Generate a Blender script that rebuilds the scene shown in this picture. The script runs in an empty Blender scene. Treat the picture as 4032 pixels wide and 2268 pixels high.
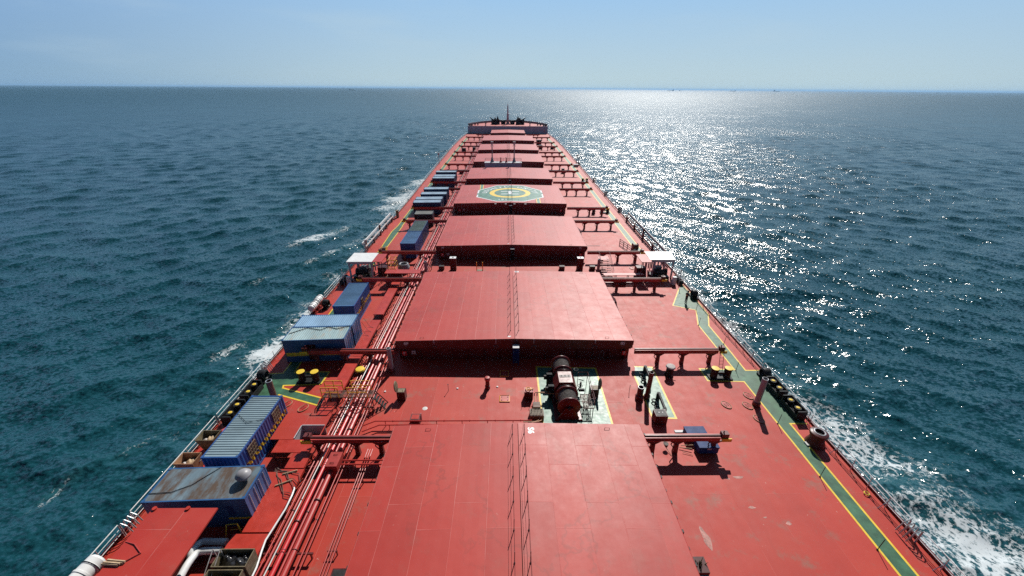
import bpy, bmesh, math, random
import numpy as np
from mathutils import Vector, Matrix
rnd = random.Random(7)
R = math.radians
scene = bpy.context.scene
COL = scene.collection

# ---------------------------------------------------------------- camera, sky, sun, exposure
CAM_F, CAM_PITCH, CAM_YAW, CAM_ROLL = 13.975, R(26.68), R(0.9), R(0.42)
cam_data = bpy.data.cameras.new('camera'); cam_data.lens = CAM_F; cam_data.sensor_width = 36
cam_data.clip_start = 0.1; cam_data.clip_end = 200000
cam = bpy.data.objects.new('camera', cam_data); COL.objects.link(cam); scene.camera = cam
fw = Vector((math.sin(CAM_YAW)*math.cos(CAM_PITCH), math.cos(CAM_YAW)*math.cos(CAM_PITCH), -math.sin(CAM_PITCH)))
ri = Vector((math.cos(CAM_YAW), -math.sin(CAM_YAW), 0)); up = ri.cross(fw)
r2 = ri*math.cos(CAM_ROLL) + up*math.sin(CAM_ROLL); u2 = up*math.cos(CAM_ROLL) - ri*math.sin(CAM_ROLL)
m = Matrix.Identity(4)
for i in range(3):
    m[i][0], m[i][1], m[i][2] = r2[i], u2[i], -fw[i]
m[0][3], m[1][3], m[2][3] = -0.85, 0.0, 25.0
cam.matrix_world = m

SUN_EL, SUN_AZ = R(42), R(17.5)          # azimuth measured from the bow (+Y) towards starboard (+X)
world = bpy.data.worlds.new('World'); scene.world = world; world.use_nodes = True
wn = world.node_tree; bg = wn.nodes['Background']
sky = wn.nodes.new('ShaderNodeTexSky'); sky.sky_type = 'NISHITA'; sky.sun_disc = False
sky.sun_elevation = SUN_EL; sky.sun_rotation = SUN_AZ
sky.altitude = 0; sky.air_density = 1.0; sky.dust_density = 0.3; sky.ozone_density = 3.0
SKY_S = 0.05
bg.inputs['Strength'].default_value = SKY_S
# marine haze band: low sky is whitened and cooled, brighter towards the sun's side, with faint streaks of cirrus
def wnode(t, **k):
    n = wn.nodes.new(t)
    for a, b in k.items(): setattr(n, a, b)
    return n
def wlink(a, b): wn.links.new(a, b)
def wcol(c): return tuple(v/SKY_S for v in c)+(1,)
wtc = wnode('ShaderNodeTexCoord').outputs['Generated']
wsep = wnode('ShaderNodeSeparateXYZ'); wlink(wtc, wsep.inputs[0])
wdot = wnode('ShaderNodeVectorMath', operation='DOT_PRODUCT'); wlink(wtc, wdot.inputs[0]); wdot.inputs[1].default_value = (math.sin(SUN_AZ), math.cos(SUN_AZ), 0)
def wmap(v, a, b, c=0, d=1, it='SMOOTHSTEP'):
    n = wnode('ShaderNodeMapRange', interpolation_type=it); wlink(v, n.inputs['Value'])
    for k, x in (('From Min', a), ('From Max', b), ('To Min', c), ('To Max', d)): n.inputs[k].default_value = x
    return n.outputs['Result']
def wmix(f, a, b):
    n = wnode('ShaderNodeMix', data_type='RGBA')
    for k, x in (('Factor', f), ('A', a), ('B', b)):
        if hasattr(x, 'is_output'): wlink(x, n.inputs[k])
        else: n.inputs[k].default_value = x
    return n.outputs['Result']
wsun = wmap(wdot.outputs['Value'], .25, 1.0)
whor = wmix(wsun, wcol((.215,.375,.560)), wcol((.500,.650,.710)))
wtop = wmix(wsun, wcol((.215,.390,.690)), wcol((.325,.560,.850)))
wgr = wmix(wmap(wsep.outputs['Z'], .02, .19, it='LINEAR'), whor, wtop)
wgr = wmix(wmap(wdot.outputs['Value'], -1.0, .25), wcol((.035,.07,.13)), wgr)
wmp = wnode('ShaderNodeMapping'); wmp.inputs['Scale'].default_value = (2.2, 2.2, 11); wlink(wtc, wmp.inputs['Vector'])
wnz = wnode('ShaderNodeTexNoise'); wnz.inputs['Scale'].default_value = 1.7; wnz.inputs['Detail'].default_value = 6; wlink(wmp.outputs['Vector'], wnz.inputs['Vector'])
wgr = wmix(wmap(wnz.outputs['Fac'], .46, .78, 0, .30), wgr, wcol((.50,.64,.72)))
wdim = wnode('ShaderNodeMix', data_type='RGBA', blend_type='MULTIPLY'); wdim.inputs['Factor'].default_value = 1; wlink(sky.outputs['Color'], wdim.inputs['A']); wlink(wmix(wmap(wdot.outputs['Value'], -.35, .55), (.10,.11,.14,1), (.85,.88,.95,1)), wdim.inputs['B'])
wfin = wmix(wmap(wsep.outputs['Z'], .22, .75), wgr, wdim.outputs['Result'])
wlink(wfin, bg.inputs['Color'])

sd = bpy.data.lights.new('sun', 'SUN'); sd.energy = 5.0; sd.angle = R(0.53); sd.color = (1, .96, .9)
so = bpy.data.objects.new('sun', sd); COL.objects.link(so)
sv = Vector((math.sin(SUN_AZ)*math.cos(SUN_EL), math.cos(SUN_AZ)*math.cos(SUN_EL), math.sin(SUN_EL)))
so.rotation_euler = sv.to_track_quat('Z', 'Y').to_euler(); so.location = sv*200
scene.view_settings.view_transform = 'Standard'; scene.view_settings.look = 'None'
scene.view_settings.exposure = 0.0; scene.view_settings.gamma = 1.0
scene.cycles.use_denoising = False; scene.cycles.denoiser = 'OPENIMAGEDENOISE'; scene.cycles.denoising_prefilter = 'ACCURATE'
scene.cycles.max_bounces = 6; scene.cycles.diffuse_bounces = 1; scene.cycles.glossy_bounces = 3
scene.cycles.caustics_reflective = False; scene.cycles.caustics_refractive = False
scene.cycles.sample_clamp_indirect = 0.7

# ---------------------------------------------------------------- mesh helpers
class MB:
    def __init__(s): s.v = []; s.f = []
    def add(s, vs, fs):
        n = len(s.v); s.v += [tuple(p) for p in vs]; s.f += [tuple(i+n for i in f) for f in fs]; return s
    def box(s, c, d, rz=0, rx=0, ry=0):
        x, y, z = d[0]/2, d[1]/2, d[2]/2
        vs = [Vector(p) for p in ((-x,-y,-z),(x,-y,-z),(x,y,-z),(-x,y,-z),(-x,-y,z),(x,-y,z),(x,y,z),(-x,y,z))]
        if rz or rx or ry:
            M = Matrix.Rotation(rz, 3, 'Z') @ Matrix.Rotation(ry, 3, 'Y') @ Matrix.Rotation(rx, 3, 'X'); vs = [M @ p for p in vs]
        c = Vector(c)
        return s.add([p+c for p in vs], [(0,3,2,1),(4,5,6,7),(0,1,5,4),(1,2,6,5),(2,3,7,6),(3,0,4,7)])
    def b2(s, x0, x1, y0, y1, z0, z1):
        return s.box(((x0+x1)/2,(y0+y1)/2,(z0+z1)/2), (x1-x0,y1-y0,z1-z0))
    def tube(s, p, q, r, n=8, r2=None, cap=True):
        p, q = Vector(p), Vector(q); d = q-p
        if d.length < 1e-6: return s
        a = d.orthogonal().normalized(); b = d.normalized().cross(a); r2 = r if r2 is None else r2
        vs = []
        for k in range(n):
            t = 2*math.pi*k/n; o = a*math.cos(t)+b*math.sin(t); vs += [p+o*r, q+o*r2]
        fs = [(2*k, (2*k+2)%(2*n), (2*k+3)%(2*n), 2*k+1) for k in range(n)]
        if cap: fs += [tuple(range(2*n-2, -1, -2)), tuple(range(1, 2*n, 2))]
        return s.add(vs, fs)
    def path(s, pts, r, n=8):
        pts = [Vector(p) for p in pts]; rings = []
        d0 = (pts[1]-pts[0]).normalized(); a = d0.orthogonal().normalized(); vs = []
        for i, p in enumerate(pts):
            if i == 0: d = pts[1]-pts[0]
            elif i == len(pts)-1: d = pts[-1]-pts[-2]
            else: d = (pts[i+1]-p).normalized()+(p-pts[i-1]).normalized()
            d.normalize(); a = (a - d*a.dot(d)).normalized(); b = d.cross(a)
            vs += [p+(a*math.cos(2*math.pi*k/n)+b*math.sin(2*math.pi*k/n))*r for k in range(n)]
        fs = []
        for i in range(len(pts)-1):
            for k in range(n):
                fs.append((i*n+k, i*n+(k+1)%n, (i+1)*n+(k+1)%n, (i+1)*n+k))
        fs += [tuple(range(n-1, -1, -1)), tuple((len(pts)-1)*n+k for k in range(n))]
        return s.add(vs, fs)
    def lathe(s, prof, at=(0,0,0), n=20, axis='Z', closed=True):
        at = Vector(at); vs = []
        for (r, z) in prof:
            for k in range(n):
                t = 2*math.pi*k/n; c, q = r*math.cos(t), r*math.sin(t)
                vs.append(at+Vector((c,q,z) if axis == 'Z' else (c,z,-q) if axis == 'Y' else (z,c,q)))
        fs = []
        for i in range(len(prof)-1):
            for k in range(n):
                fs.append((i*n+k, i*n+(k+1)%n, (i+1)*n+(k+1)%n, (i+1)*n+k))
        if closed: fs += [tuple(range(n-1, -1, -1)), tuple((len(prof)-1)*n+k for k in range(n))]
        return s.add(vs, fs)
    def cyl(s, at, r, h, n=20, r2=None):
        return s.lathe([(r,0),(r if r2 is None else r2,h)], at, n)
    def torus(s, at, R_, r, a0=0, a1=2*math.pi, n=20, plane='XY', m=6):
        pts = []
        for i in range(n+1):
            t = a0+(a1-a0)*i/n; c, q = R_*math.cos(t), R_*math.sin(t)
            pts.append(Vector(at)+Vector((c,q,0) if plane == 'XY' else (c,0,q) if plane == 'XZ' else (0,c,q)))
        return s.path(pts, r, m)
    def prism(s, poly, z0, z1):
        n = len(poly); A = sum(poly[i][0]*poly[(i+1)%n][1]-poly[(i+1)%n][0]*poly[i][1] for i in range(n))
        if A < 0: poly = poly[::-1]
        vs = [(x,y,z0) for x,y in poly]+[(x,y,z1) for x,y in poly]
        return s.add(vs, [tuple(range(n-1,-1,-1)), tuple(range(n,2*n))]+[(i,(i+1)%n,n+(i+1)%n,n+i) for i in range(n)])
    def sphere(s, at, r, n=12, m=8, sz=1.0):
        return s.lathe([(max(r*math.sin(math.pi*i/m),1e-4), -r*sz*math.cos(math.pi*i/m)) for i in range(m+1)], at, n)
    def shift(s, d):
        s.v = [(p[0]+d[0], p[1]+d[1], p[2]+d[2]) for p in s.v]; return s
    def build(s, name, m, parent=None, flat=False, ang=0.6):
        me = bpy.data.meshes.new(name); me.from_pydata(s.v, [], s.f); me.update()
        if not flat:
            me.polygons.foreach_set('use_smooth', [True]*len(me.polygons)); me.set_sharp_from_angle(angle=ang)
        if m: me.materials.append(m)
        o = bpy.data.objects.new(name, me); COL.objects.link(o)
        if parent: o.parent = parent
        return o

def each(mb, name, m, parent=None, **k):
    """one object per loose piece of the mesh"""
    par = list(range(len(mb.v)))
    def find(a):
        while par[a] != a: par[a] = par[par[a]]; a = par[a]
        return a
    for f in mb.f:
        for a in f[1:]: par[find(a)] = find(f[0])
    grp = {}
    for f in mb.f: grp.setdefault(find(f[0]), []).append(f)
    for fs in grp.values():
        ids = sorted({i for f in fs for i in f}); mp = {a: b for b, a in enumerate(ids)}
        q = MB(); q.add([mb.v[i] for i in ids], [tuple(mp[i] for i in f) for f in fs]); q.build(name, m, parent, **k)
def tag(o, label=None, cat=None, group=None, kind=None):
    if label: o['label'] = label
    if cat: o['category'] = cat
    if group: o['group'] = group
    if kind: o['kind'] = kind
    return o
def thing(name, label, cat, loc=(0,0,0), rz=0, group=None):
    o = bpy.data.objects.new(name, None); o.empty_display_size = .3; COL.objects.link(o)
    o.location = loc; o.rotation_euler = (0,0,rz); return tag(o, label, cat, group)
def copy_tree(o, parent=None):
    c = o.copy(); COL.objects.link(c)
    if parent: c.parent = parent
    for ch in [k for k in o.children]: copy_tree(ch, c)
    return c
def dup(o, loc, rz=None, label=None):
    c = copy_tree(o); c.location = loc
    if rz is not None: c.rotation_euler = (0,0,rz)
    if label: c['label'] = label
    return c

# ---------------------------------------------------------------- materials
def newmat(name):
    m = bpy.data.materials.new(name); m.use_nodes = True
    return m, m.node_tree, m.node_tree.nodes['Principled BSDF']
def N(nt, t, **k):
    n = nt.nodes.new(t)
    for a, b in k.items(): setattr(n, a, b)
    return n
def noise(nt, vec, scale, detail=4, rough=.6, dim='3D'):
    n = N(nt, 'ShaderNodeTexNoise'); n.inputs['Scale'].default_value = scale; n.inputs['Detail'].default_value = detail; n.inputs['Roughness'].default_value = rough
    nt.links.new(vec, n.inputs['Vector']); return n
def ramp(nt, fac, stops):
    r = N(nt, 'ShaderNodeValToRGB'); cr = r.color_ramp
    while len(cr.elements) < len(stops): cr.elements.new(.5)
    for e, (p, c) in zip(cr.elements, stops):
        e.position = p; e.color = c if isinstance(c, tuple) else (c, c, c, 1)
    nt.links.new(fac, r.inputs['Fac']); return r.outputs['Color']
def mix(nt, fac, a, b, mode='MIX'):
    n = N(nt, 'ShaderNodeMix', data_type='RGBA', blend_type=mode)
    for s, v in (('Factor', fac), ('A', a), ('B', b)):
        if hasattr(v, 'is_output'): nt.links.new(v, n.inputs[s])
        elif s == 'Factor': n.inputs[s].default_value = v
        else: n.inputs[s].default_value = tuple(v)+(1,) if len(v) == 3 else v
    return n.outputs['Result']
def math_(nt, op, a, b=None, c=None):
    n = N(nt, 'ShaderNodeMath', operation=op)
    for i, v in enumerate((a, b, c)):
        if v is None: continue
        if hasattr(v, 'is_output'): nt.links.new(v, n.inputs[i])
        else: n.inputs[i].default_value = v
    return n.outputs[0]

def paint(name, col, rough=.42, var=.12, scale=1.3, rust=0.0, rust_col=(.16,.06,.025), spec=.5, metal=0, rvar=.12, bump=0.0, streak=None):
    """painted or bare surface with blotchy wear in object space"""
    m, nt, p = newmat(name); tc = N(nt, 'ShaderNodeTexCoord').outputs['Object']
    vec = tc
    if streak:
        mp = N(nt, 'ShaderNodeMapping'); mp.inputs['Scale'].default_value = streak; nt.links.new(tc, mp.inputs['Vector']); vec = mp.outputs['Vector']
    n1 = noise(nt, vec, scale, 6, .65)
    dark = tuple(c*(1-var*1.6) for c in col); lite = tuple(min(1, c*(1+var)+.012*var*8) for c in col)
    c = ramp(nt, n1.outputs['Fac'], [(.3, dark+(1,)), (.7, lite+(1,))])
    if rust > 0:
        n2 = noise(nt, vec, scale*1.7, 8, .7)
        f = ramp(nt, n2.outputs['Fac'], [(.72-rust*.35, 0.0), (.8-rust*.25, 1.0)])
        c = mix(nt, f, c, rust_col)
    nt.links.new(c, p.inputs['Base Color'])
    n3 = noise(nt, tc, scale*2.3, 3)
    mr = N(nt, 'ShaderNodeMapRange'); mr.inputs['To Min'].default_value = max(.03, rough-rvar); mr.inputs['To Max'].default_value = min(1, rough+rvar)
    nt.links.new(n3.outputs['Fac'], mr.inputs['Value']); nt.links.new(mr.outputs['Result'], p.inputs['Roughness'])
    p.inputs['Specular IOR Level'].default_value = spec; p.inputs['Metallic'].default_value = metal
    if bump:
        b = N(nt, 'ShaderNodeBump'); b.inputs['Strength'].default_value = bump; b.inputs['Distance'].default_value = .02
        nt.links.new(n1.outputs['Fac'], b.inputs['Height']); nt.links.new(b.outputs['Normal'], p.inputs['Normal'])
    return m

RED = (.47, .035, .018)
def deck_paint(name, col, marks=.0, gl=(.52,.62), plate=(9.0, 2.45), seam=(.60,.17,.14), seam_w=.014, wear=.8, off=(0,0)):
    """red oxide deck paint: welded plate seams, scuffs, chipped primer, stains, uneven gloss"""
    m, nt, p = newmat(name); L = nt.links
    tc = N(nt, 'ShaderNodeTexCoord').outputs['Object']
    n1 = noise(nt, tc, .22, 7, .62); n2 = noise(nt, tc, 1.9, 6, .7)
    c = ramp(nt, n1.outputs['Fac'], [(.28, (col[0]*.86, col[1]*.80, col[2]*.80, 1)), (.5, col+(1,)), (.74, (min(1,col[0]*1.08), col[1]*1.5, col[2]*1.5, 1))])
    c = mix(nt, math_(nt, 'MULTIPLY', n2.outputs['Fac'], .35), c, (col[0]*.80, col[1]*.9, col[2]*.9))
    # welded plates, each with its own faint tone
    mp = N(nt, 'ShaderNodeMapping'); mp.inputs['Rotation'].default_value = (0,0,R(90)); mp.inputs['Location'].default_value = (off[0], off[1], 0)
    L.new(tc, mp.inputs['Vector'])
    br = N(nt, 'ShaderNodeTexBrick'); br.offset = .37; br.inputs['Scale'].default_value = 1
    br.inputs['Brick Width'].default_value = plate[0]; br.inputs['Row Height'].default_value = plate[1]
    br.inputs['Mortar Size'].default_value = seam_w; br.inputs['Mortar Smooth'].default_value = .6
    br.inputs['Color1'].default_value = (.91,.92,.92,1); br.inputs['Color2'].default_value = (1.04,1.03,1.02,1); br.inputs['Mortar'].default_value = (1,1,1,1)
    L.new(mp.outputs['Vector'], br.inputs['Vector'])
    c = mix(nt, 1.0, c, br.outputs['Color'], 'MULTIPLY')
    sn = noise(nt, tc, .5, 2)
    c = mix(nt, math_(nt, 'MULTIPLY', br.outputs['Fac'], ramp(nt, sn.outputs['Fac'], [(.38, .05), (.62, .55)])), c, seam)
    # grey rubbed patches and small pale chips
    n3 = noise(nt, tc, .55, 9, .72); c = mix(nt, ramp(nt, n3.outputs['Fac'], [(.54, 0.0), (.66, .75*wear)]), c, (.25,.12,.085))
    n4 = noise(nt, tc, 3.2, 5, .6); c = mix(nt, ramp(nt, n4.outputs['Fac'], [(.69, 0.0), (.725, .8*wear)]), c, (.60,.36,.30))
    wm = noise(nt, tc, .26, 5, .55); iso = math_(nt, 'ABSOLUTE', math_(nt, 'SUBTRACT', wm.outputs['Fac'], .56))
    area = noise(nt, tc, .09, 2); lines = math_(nt, 'MULTIPLY', ramp(nt, iso, [(.0, 1.0), (.016, 0.0)]), ramp(nt, area.outputs['Fac'], [(.50, 0.0), (.58, marks)]))
    c = mix(nt, lines, c, (col[0]*.55, col[1]*.9, col[2]*.9))
    pm = N(nt, 'ShaderNodeMapping'); pm.inputs['Scale'].default_value = (1.7, .12, 1); L.new(tc, pm.inputs['Vector'])
    b2 = N(nt, 'ShaderNodeTexBrick'); b2.offset = .61; b2.inputs['Scale'].default_value = 1; b2.inputs['Brick Width'].default_value = 3.1; b2.inputs['Row Height'].default_value = 1.9
    b2.inputs['Mortar Size'].default_value = 0; b2.inputs['Bias'].default_value = -.72
    for k, v in (('Color1', 0), ('Color2', 1), ('Mortar', 0)): b2.inputs[k].default_value = (v, v, v, 1)
    L.new(mp.outputs['Vector'], b2.inputs['Vector']); c = mix(nt, math_(nt, 'MULTIPLY', b2.outputs['Color'], .30), c, (col[0]*.92, col[1]*.55, col[2]*.6))
    st = noise(nt, pm.outputs['Vector'], .9, 7, .65); c = mix(nt, ramp(nt, st.outputs['Fac'], [(.60, 0.0), (.78, .35*wear+.08)]), c, (col[0]*.62, col[1]*1.1, col[2]*1.1))
    L.new(c, p.inputs['Base Color'])
    mr = N(nt, 'ShaderNodeMapRange'); mr.inputs['From Min'].default_value = .3; mr.inputs['From Max'].default_value = .7
    mr.inputs['To Min'].default_value = gl[0]; mr.inputs['To Max'].default_value = gl[1]
    n5 = noise(nt, tc, .9, 8, .7); L.new(n5.outputs['Fac'], mr.inputs['Value']); L.new(mr.outputs['Result'], p.inputs['Roughness'])
    p.inputs['Specular IOR Level'].default_value = .42
    b = N(nt, 'ShaderNodeBump'); b.inputs['Strength'].default_value = .35; b.inputs['Distance'].default_value = .03
    sx = N(nt, 'ShaderNodeSeparateXYZ'); L.new(tc, sx.inputs[0])
    rib = math_(nt, 'ABSOLUTE', math_(nt, 'SUBTRACT', math_(nt, 'FRACT', math_(nt, 'DIVIDE', sx.outputs['X'], .81)), .5))
    n6 = noise(nt, tc, .45, 3); n6b = noise(nt, tc, 2.2, 4); h0 = math_(nt, 'ADD', math_(nt, 'MULTIPLY', rib, .35), math_(nt, 'MULTIPLY', n6b.outputs['Fac'], .12)); h = math_(nt, 'ADD', math_(nt, 'MULTIPLY', n6.outputs['Fac'], 1.0), math_(nt, 'MULTIPLY', br.outputs['Fac'], .5))
    L.new(math_(nt, 'ADD', h, h0), b.inputs['Height']); L.new(b.outputs['Normal'], p.inputs['Normal'])
    return m

M = {}
M['deck'] = deck_paint('deck_red', RED, .18)
M['hatch'] = deck_paint('hatch_red', (.46,.038,  .026), .5, (.45,.54), plate=(4.3, 2.0), seam=(.60,.22,.19), seam_w=.02, wear=.25)
M['red'] = paint('red_paint', RED, .38, .14, 1.0)
M['red2'] = paint('dull_red_paint', (.42,.04,.03), .45, .2, .9, rust=.15)
M['dred'] = paint('dark_red_paint_and_shade', (.12,.010,.008), .45, .2, 1.1)  # dark red fittings; on the hatch cover skirts it paints in shade
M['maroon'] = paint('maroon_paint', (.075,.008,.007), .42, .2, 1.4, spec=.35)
M['pipered'] = paint('pipe_red', (.46,.035,.028), .38, .12, 1.5, streak=(1,.15,1))
M['firered'] = paint('bright_pipe_red', (.62,.025,.03), .36, .1, 1.5, streak=(1,.15,1))
M['white'] = paint('white_paint', (.80,.80,.78), .4, .07, 1.2)
M['pwhite'] = paint('weathered_white_pipe', (.66,.64,.60), .35, .12, 1.5, streak=(1,.2,1))
M['grey'] = paint('grey_paint', (.26,.25,.26), .45, .15, .8, rust=.08)
M['wallgrey'] = paint('pale_grey_wall', (.42,.58,.70), .5, .12, .6, rust=.08)
M['winchred'] = paint('winch_red', (.15,.011,.009), .4, .2, 1.6, spec=.4)
M['lgrey'] = paint('light_grey_paint', (.50,.49,.50), .45, .1, .8)
M['galv'] = paint('galvanised_steel', (.50,.52,.53), .4, .15, 2.5, metal=.4)
M['black'] = paint('black_paint', (.008,.008,.009), .5, .2, 2, spec=.25)
M['dark'] = paint('dark_steel', (.02,.017,.017), .5, .25, 2, spec=.3)
M['yellow'] = paint('yellow_paint', (.82,.55,.03), .5, .12, 2.0, rust=.12, rust_col=(.42,.16,.04))
M['orange'] = paint('orange_yellow_rail', (.90,.42,.03), .4, .1, 2.0)
M['green'] = paint('green_walkway', (.022,.115,.048), .52, .3, 1.1, rust=.13, rust_col=(.16,.10,.06), rvar=.14)
M['green2'] = paint('worn_green_pad', (.055,.19,.12), .455, .35, 1.1, rust=.14, rust_col=(.22,.30,.24), rvar=.12)
M['rope'] = paint('rope_grey', (.12,.10,.085), .8, .35, 6)
M['brown'] = paint('rusty_brown', (.14,.065,.04), .6, .4, 1.5, rust=.3)
M['tan'] = paint('tan_paint', (.42,.22,.11), .6, .25, 2.5, rust=.25)
M['khaki'] = paint('khaki_steel', (.19,.15,.08), .6, .3, 2.5, rust=.3)
M['bluebox'] = paint('deep_blue_paint', (.008,.038,.15), .55, .15, 2, spec=.25)
M['plastic'] = paint('black_plastic_bag', (.015,.015,.017), .18, .3, 5, bump=.6)
M['pink'] = paint('faded_red_cloth', (.40,.06,.07), .8, .3, 4)
M['wood'] = paint('pale_timber', (.48,.34,.20), .7, .2, 4)
M['scrape'] = paint('worn_primer', (.46,.20,.16), .6, .35, 3, rust=.45, rust_col=(.44,.045,.03))
M['sail'] = paint('pale_canvas', (.50,.45,.42), .8, .2, 4)

# ---------------------------------------------------------------- sea (real displaced wave surface)
SEA_Z = -9.0
def build_sea():
    rng = np.random.default_rng(11)
    th = np.arange(-78, 78.01, 0.15)*math.pi/180
    rr = [16.0]
    while rr[-1] < 1400: rr.append(rr[-1]*1.0052)
    while rr[-1] < 40000: rr.append(rr[-1]*1.06)
    rr = np.array(rr); nr, nt_ = len(rr), len(th)
    Rg, T = np.meshgrid(rr, th, indexing='ij')
    X = Rg*np.sin(T); Y = Rg*np.cos(T) - 6.0
    cell = np.maximum(np.gradient(rr)[:, None], Rg*0.15*math.pi/180)
    Z = np.zeros_like(X); DX = np.zeros_like(X); DY = np.zeros_like(X); CR = np.zeros_like(X)
    AX = np.abs(X)
    def addw(lam, ang, amp, ph, sym):
        k = 2*math.pi/lam; kx, ky = k*math.cos(ang), k*math.sin(ang)
        a = amp*np.clip((lam/cell-2.2)/3.0, 0, 1)
        P = kx*(AX if sym else X)+ky*Y+ph; c = np.cos(P); s_ = np.sin(P)
        return a*c, -a*s_*math.cos(ang)*(np.sign(X) if sym else 1), -a*s_*math.sin(ang)
    comps = []
    for i in range(64):                                       # wind sea, crests roughly abeam
        lam = 1.0*(18/1.0)**rng.random(); comps.append((lam, R(90+rng.normal(0, 23)), .0074*lam**.76, rng.random()*6.28, False))
    for i in range(30):                                       # the ship's own diverging bow waves, mirrored on either side
        lam = 2.2*(13/2.2)**rng.random(); comps.append((lam, R(38+rng.normal(0, 10)), .0066*lam**.80, rng.random()*6.28, True))
    for cpt in comps:
        z, dx, dy = addw(*cpt); Z += z; DX += dx*.9; DY += dy*.9
    co = np.stack([X+DX, Y+DY, SEA_Z+Z], -1).reshape(-1, 3)
    # foam: boiling strip along each side of the hull, its drifting streaks, whitecaps on crests
    F = np.zeros_like(X)
    d = AX-25.0
    def sm(a, b, x): t = np.clip((x-a)/(b-a), 0, 1); return t*t*(3-2*t)
    # starboard wake, widening towards the stern
    w = 7.0+np.clip((62-Y)/46, 0, 1)*12.0
    F += np.where(X > 0, .47*(1-sm(.6, 1.3, d/w))*(1-sm(40, 62, Y)), 0)
    F += np.where(X > 0, .50*(1-sm(9, 15, d))*(1-sm(80, 190, Y))*sm(44, 60, Y), 0)
    F += np.where(X > 0, .45*(1-sm(0, 10, d-w))*(1-sm(60, 130, Y)), 0)
    F += np.where(X < 0, .41*(1-sm(9.5, 17, d))*(1-sm(150, 250, Y))*sm(26, 36, Y), 0)
    F += np.where(X < 0, .22*(1-sm(12, 34, d))*(1-sm(130, 210, Y))*sm(22, 34, Y), 0)
    for (bx, by, rx, ry, a, s_) in [(-36.5,45,3.6,5.0,.22,.5),(-33,40,2.6,3.2,.1,.2),(-34,49,2,4,.7,.5),(-40.5,47.5,1.2,3,.7,.6),(-43.3,25.2,.9,2.6,.95,.5),(-47,100,2.5,7,.85,.9),(-50,93,2,5,.8,.8),(-41,85,1.6,6,.8,.6),(-55,65,1,3,.6,.7),(-40.5,135,4,10,.75,.8),(-40,122,3,9,.6,.8),(-37,160,4,16,.7,.6),(-62,36,.9,2,.7,.6),(-59,57,.8,2.5,.5,.8),(-40,30,1.2,2.6,.55,.4),(-49,70,1,4,.5,.7),(-66,30,1.2,1.5,.6,.4),(-31,60,3,8,.6,.4),(-52,48,.8,2,.45,.8)]:
        u = (X-bx)*math.cos(s_)+(Y-by)*-math.sin(s_)*.6; v = (Y-by)
        F += a*np.exp(-((u/rx)**2+(v/ry)**2))
    crest = np.clip((Z-.45)/.4, 0, 1)*np.clip((700-Rg)/500, 0, 1)
    F += crest*.30
    F = np.clip(F, 0, 1.2)
    nv = nr*nt_
    idx = np.arange(nv).reshape(nr, nt_)
    quads = np.stack([idx[:-1,:-1], idx[:-1,1:], idx[1:,1:], idx[1:,:-1]], -1).reshape(-1, 4)
    quads = quads[:, ::-1]
    me = bpy.data.meshes.new('sea'); me.vertices.add(nv); me.vertices.foreach_set('co', co.astype(np.float32).ravel())
    nq = len(quads); me.loops.add(nq*4); me.polygons.add(nq)
    me.loops.foreach_set('vertex_index', quads.astype(np.int32).ravel())
    me.polygons.foreach_set('loop_start', np.arange(0, nq*4, 4, dtype=np.int32)); me.polygons.foreach_set('loop_total', np.full(nq, 4, np.int32))
    me.polygons.foreach_set('use_smooth', np.ones(nq, bool))
    me.update(calc_edges=True)
    at = me.attributes.new('foam', 'FLOAT', 'POINT'); at.data.foreach_set('value', F.astype(np.float32).ravel())
    o = bpy.data.objects.new('sea', me); COL.objects.link(o); o['kind'] = 'structure'
    m, nt, p = newmat('sea_water'); L = nt.links
    tc = N(nt, 'ShaderNodeTexCoord').outputs['Object']
    geo = N(nt, 'ShaderNodeNewGeometry')
    # slope field of the ripples the mesh is too coarse to carry
    def slopes(scale, k, stretch=(1,1,1), det=3):
        mp = N(nt, 'ShaderNodeMapping'); mp.inputs['Scale'].default_value = stretch; L.new(tc, mp.inputs['Vector'])
        n = noise(nt, mp.outputs['Vector'], scale, det, .62)
        s_ = N(nt, 'ShaderNodeVectorMath', operation='SUBTRACT'); L.new(n.outputs['Color'], s_.inputs[0]); s_.inputs[1].default_value = (.5,.5,.5)
        q = N(nt, 'ShaderNodeVectorMath', operation='MULTIPLY'); L.new(s_.outputs[0], q.inputs[0]); q.inputs[1].default_value = (k, k, 0)
        return q.outputs[0]
    v1 = slopes(2.6, 2.3, (.70,1.15,1), 6); v2 = slopes(.50, .50, (.6,1.25,1), 3)
    wind = noise(nt, tc, .012, 3, .55); wf = ramp(nt, wind.outputs['Fac'], [(.36, .72), (.64, 1.15)])
    vs = N(nt, 'ShaderNodeVectorMath', operation='MULTIPLY'); nt.links.new(v1, vs.inputs[0]); nt.links.new(wf, vs.inputs[1]); v1 = vs.outputs[0]
    v3 = slopes(.09, .22, (.4,1.6,1), 5)                      # long wind streaks and swell that still read far away
    s3 = N(nt, 'ShaderNodeVectorMath', operation='ADD'); L.new(v2, s3.inputs[0]); L.new(v3, s3.inputs[1]); v2 = s3.outputs[0]
    a1 = N(nt, 'ShaderNodeVectorMath', operation='ADD'); L.new(v1, a1.inputs[0]); L.new(v2, a1.inputs[1])
    a2 = N(nt, 'ShaderNodeVectorMath', operation='ADD'); L.new(geo.outputs['Normal'], a2.inputs[0]); L.new(a1.outputs[0], a2.inputs[1])
    nn = N(nt, 'ShaderNodeVectorMath', operation='NORMALIZE'); L.new(a2.outputs[0], nn.inputs[0])
    L.new(nn.outputs[0], p.inputs['Normal'])
    fa = N(nt, 'ShaderNodeAttribute', attribute_name='foam').outputs['Fac']
    nb = noise(nt, tc, .022, 4)
    wc = ramp(nt, nb.outputs['Fac'], [(.35, (.0050,.049,.066,1)), (.65, (.0085,.060,.077,1))])
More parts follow.
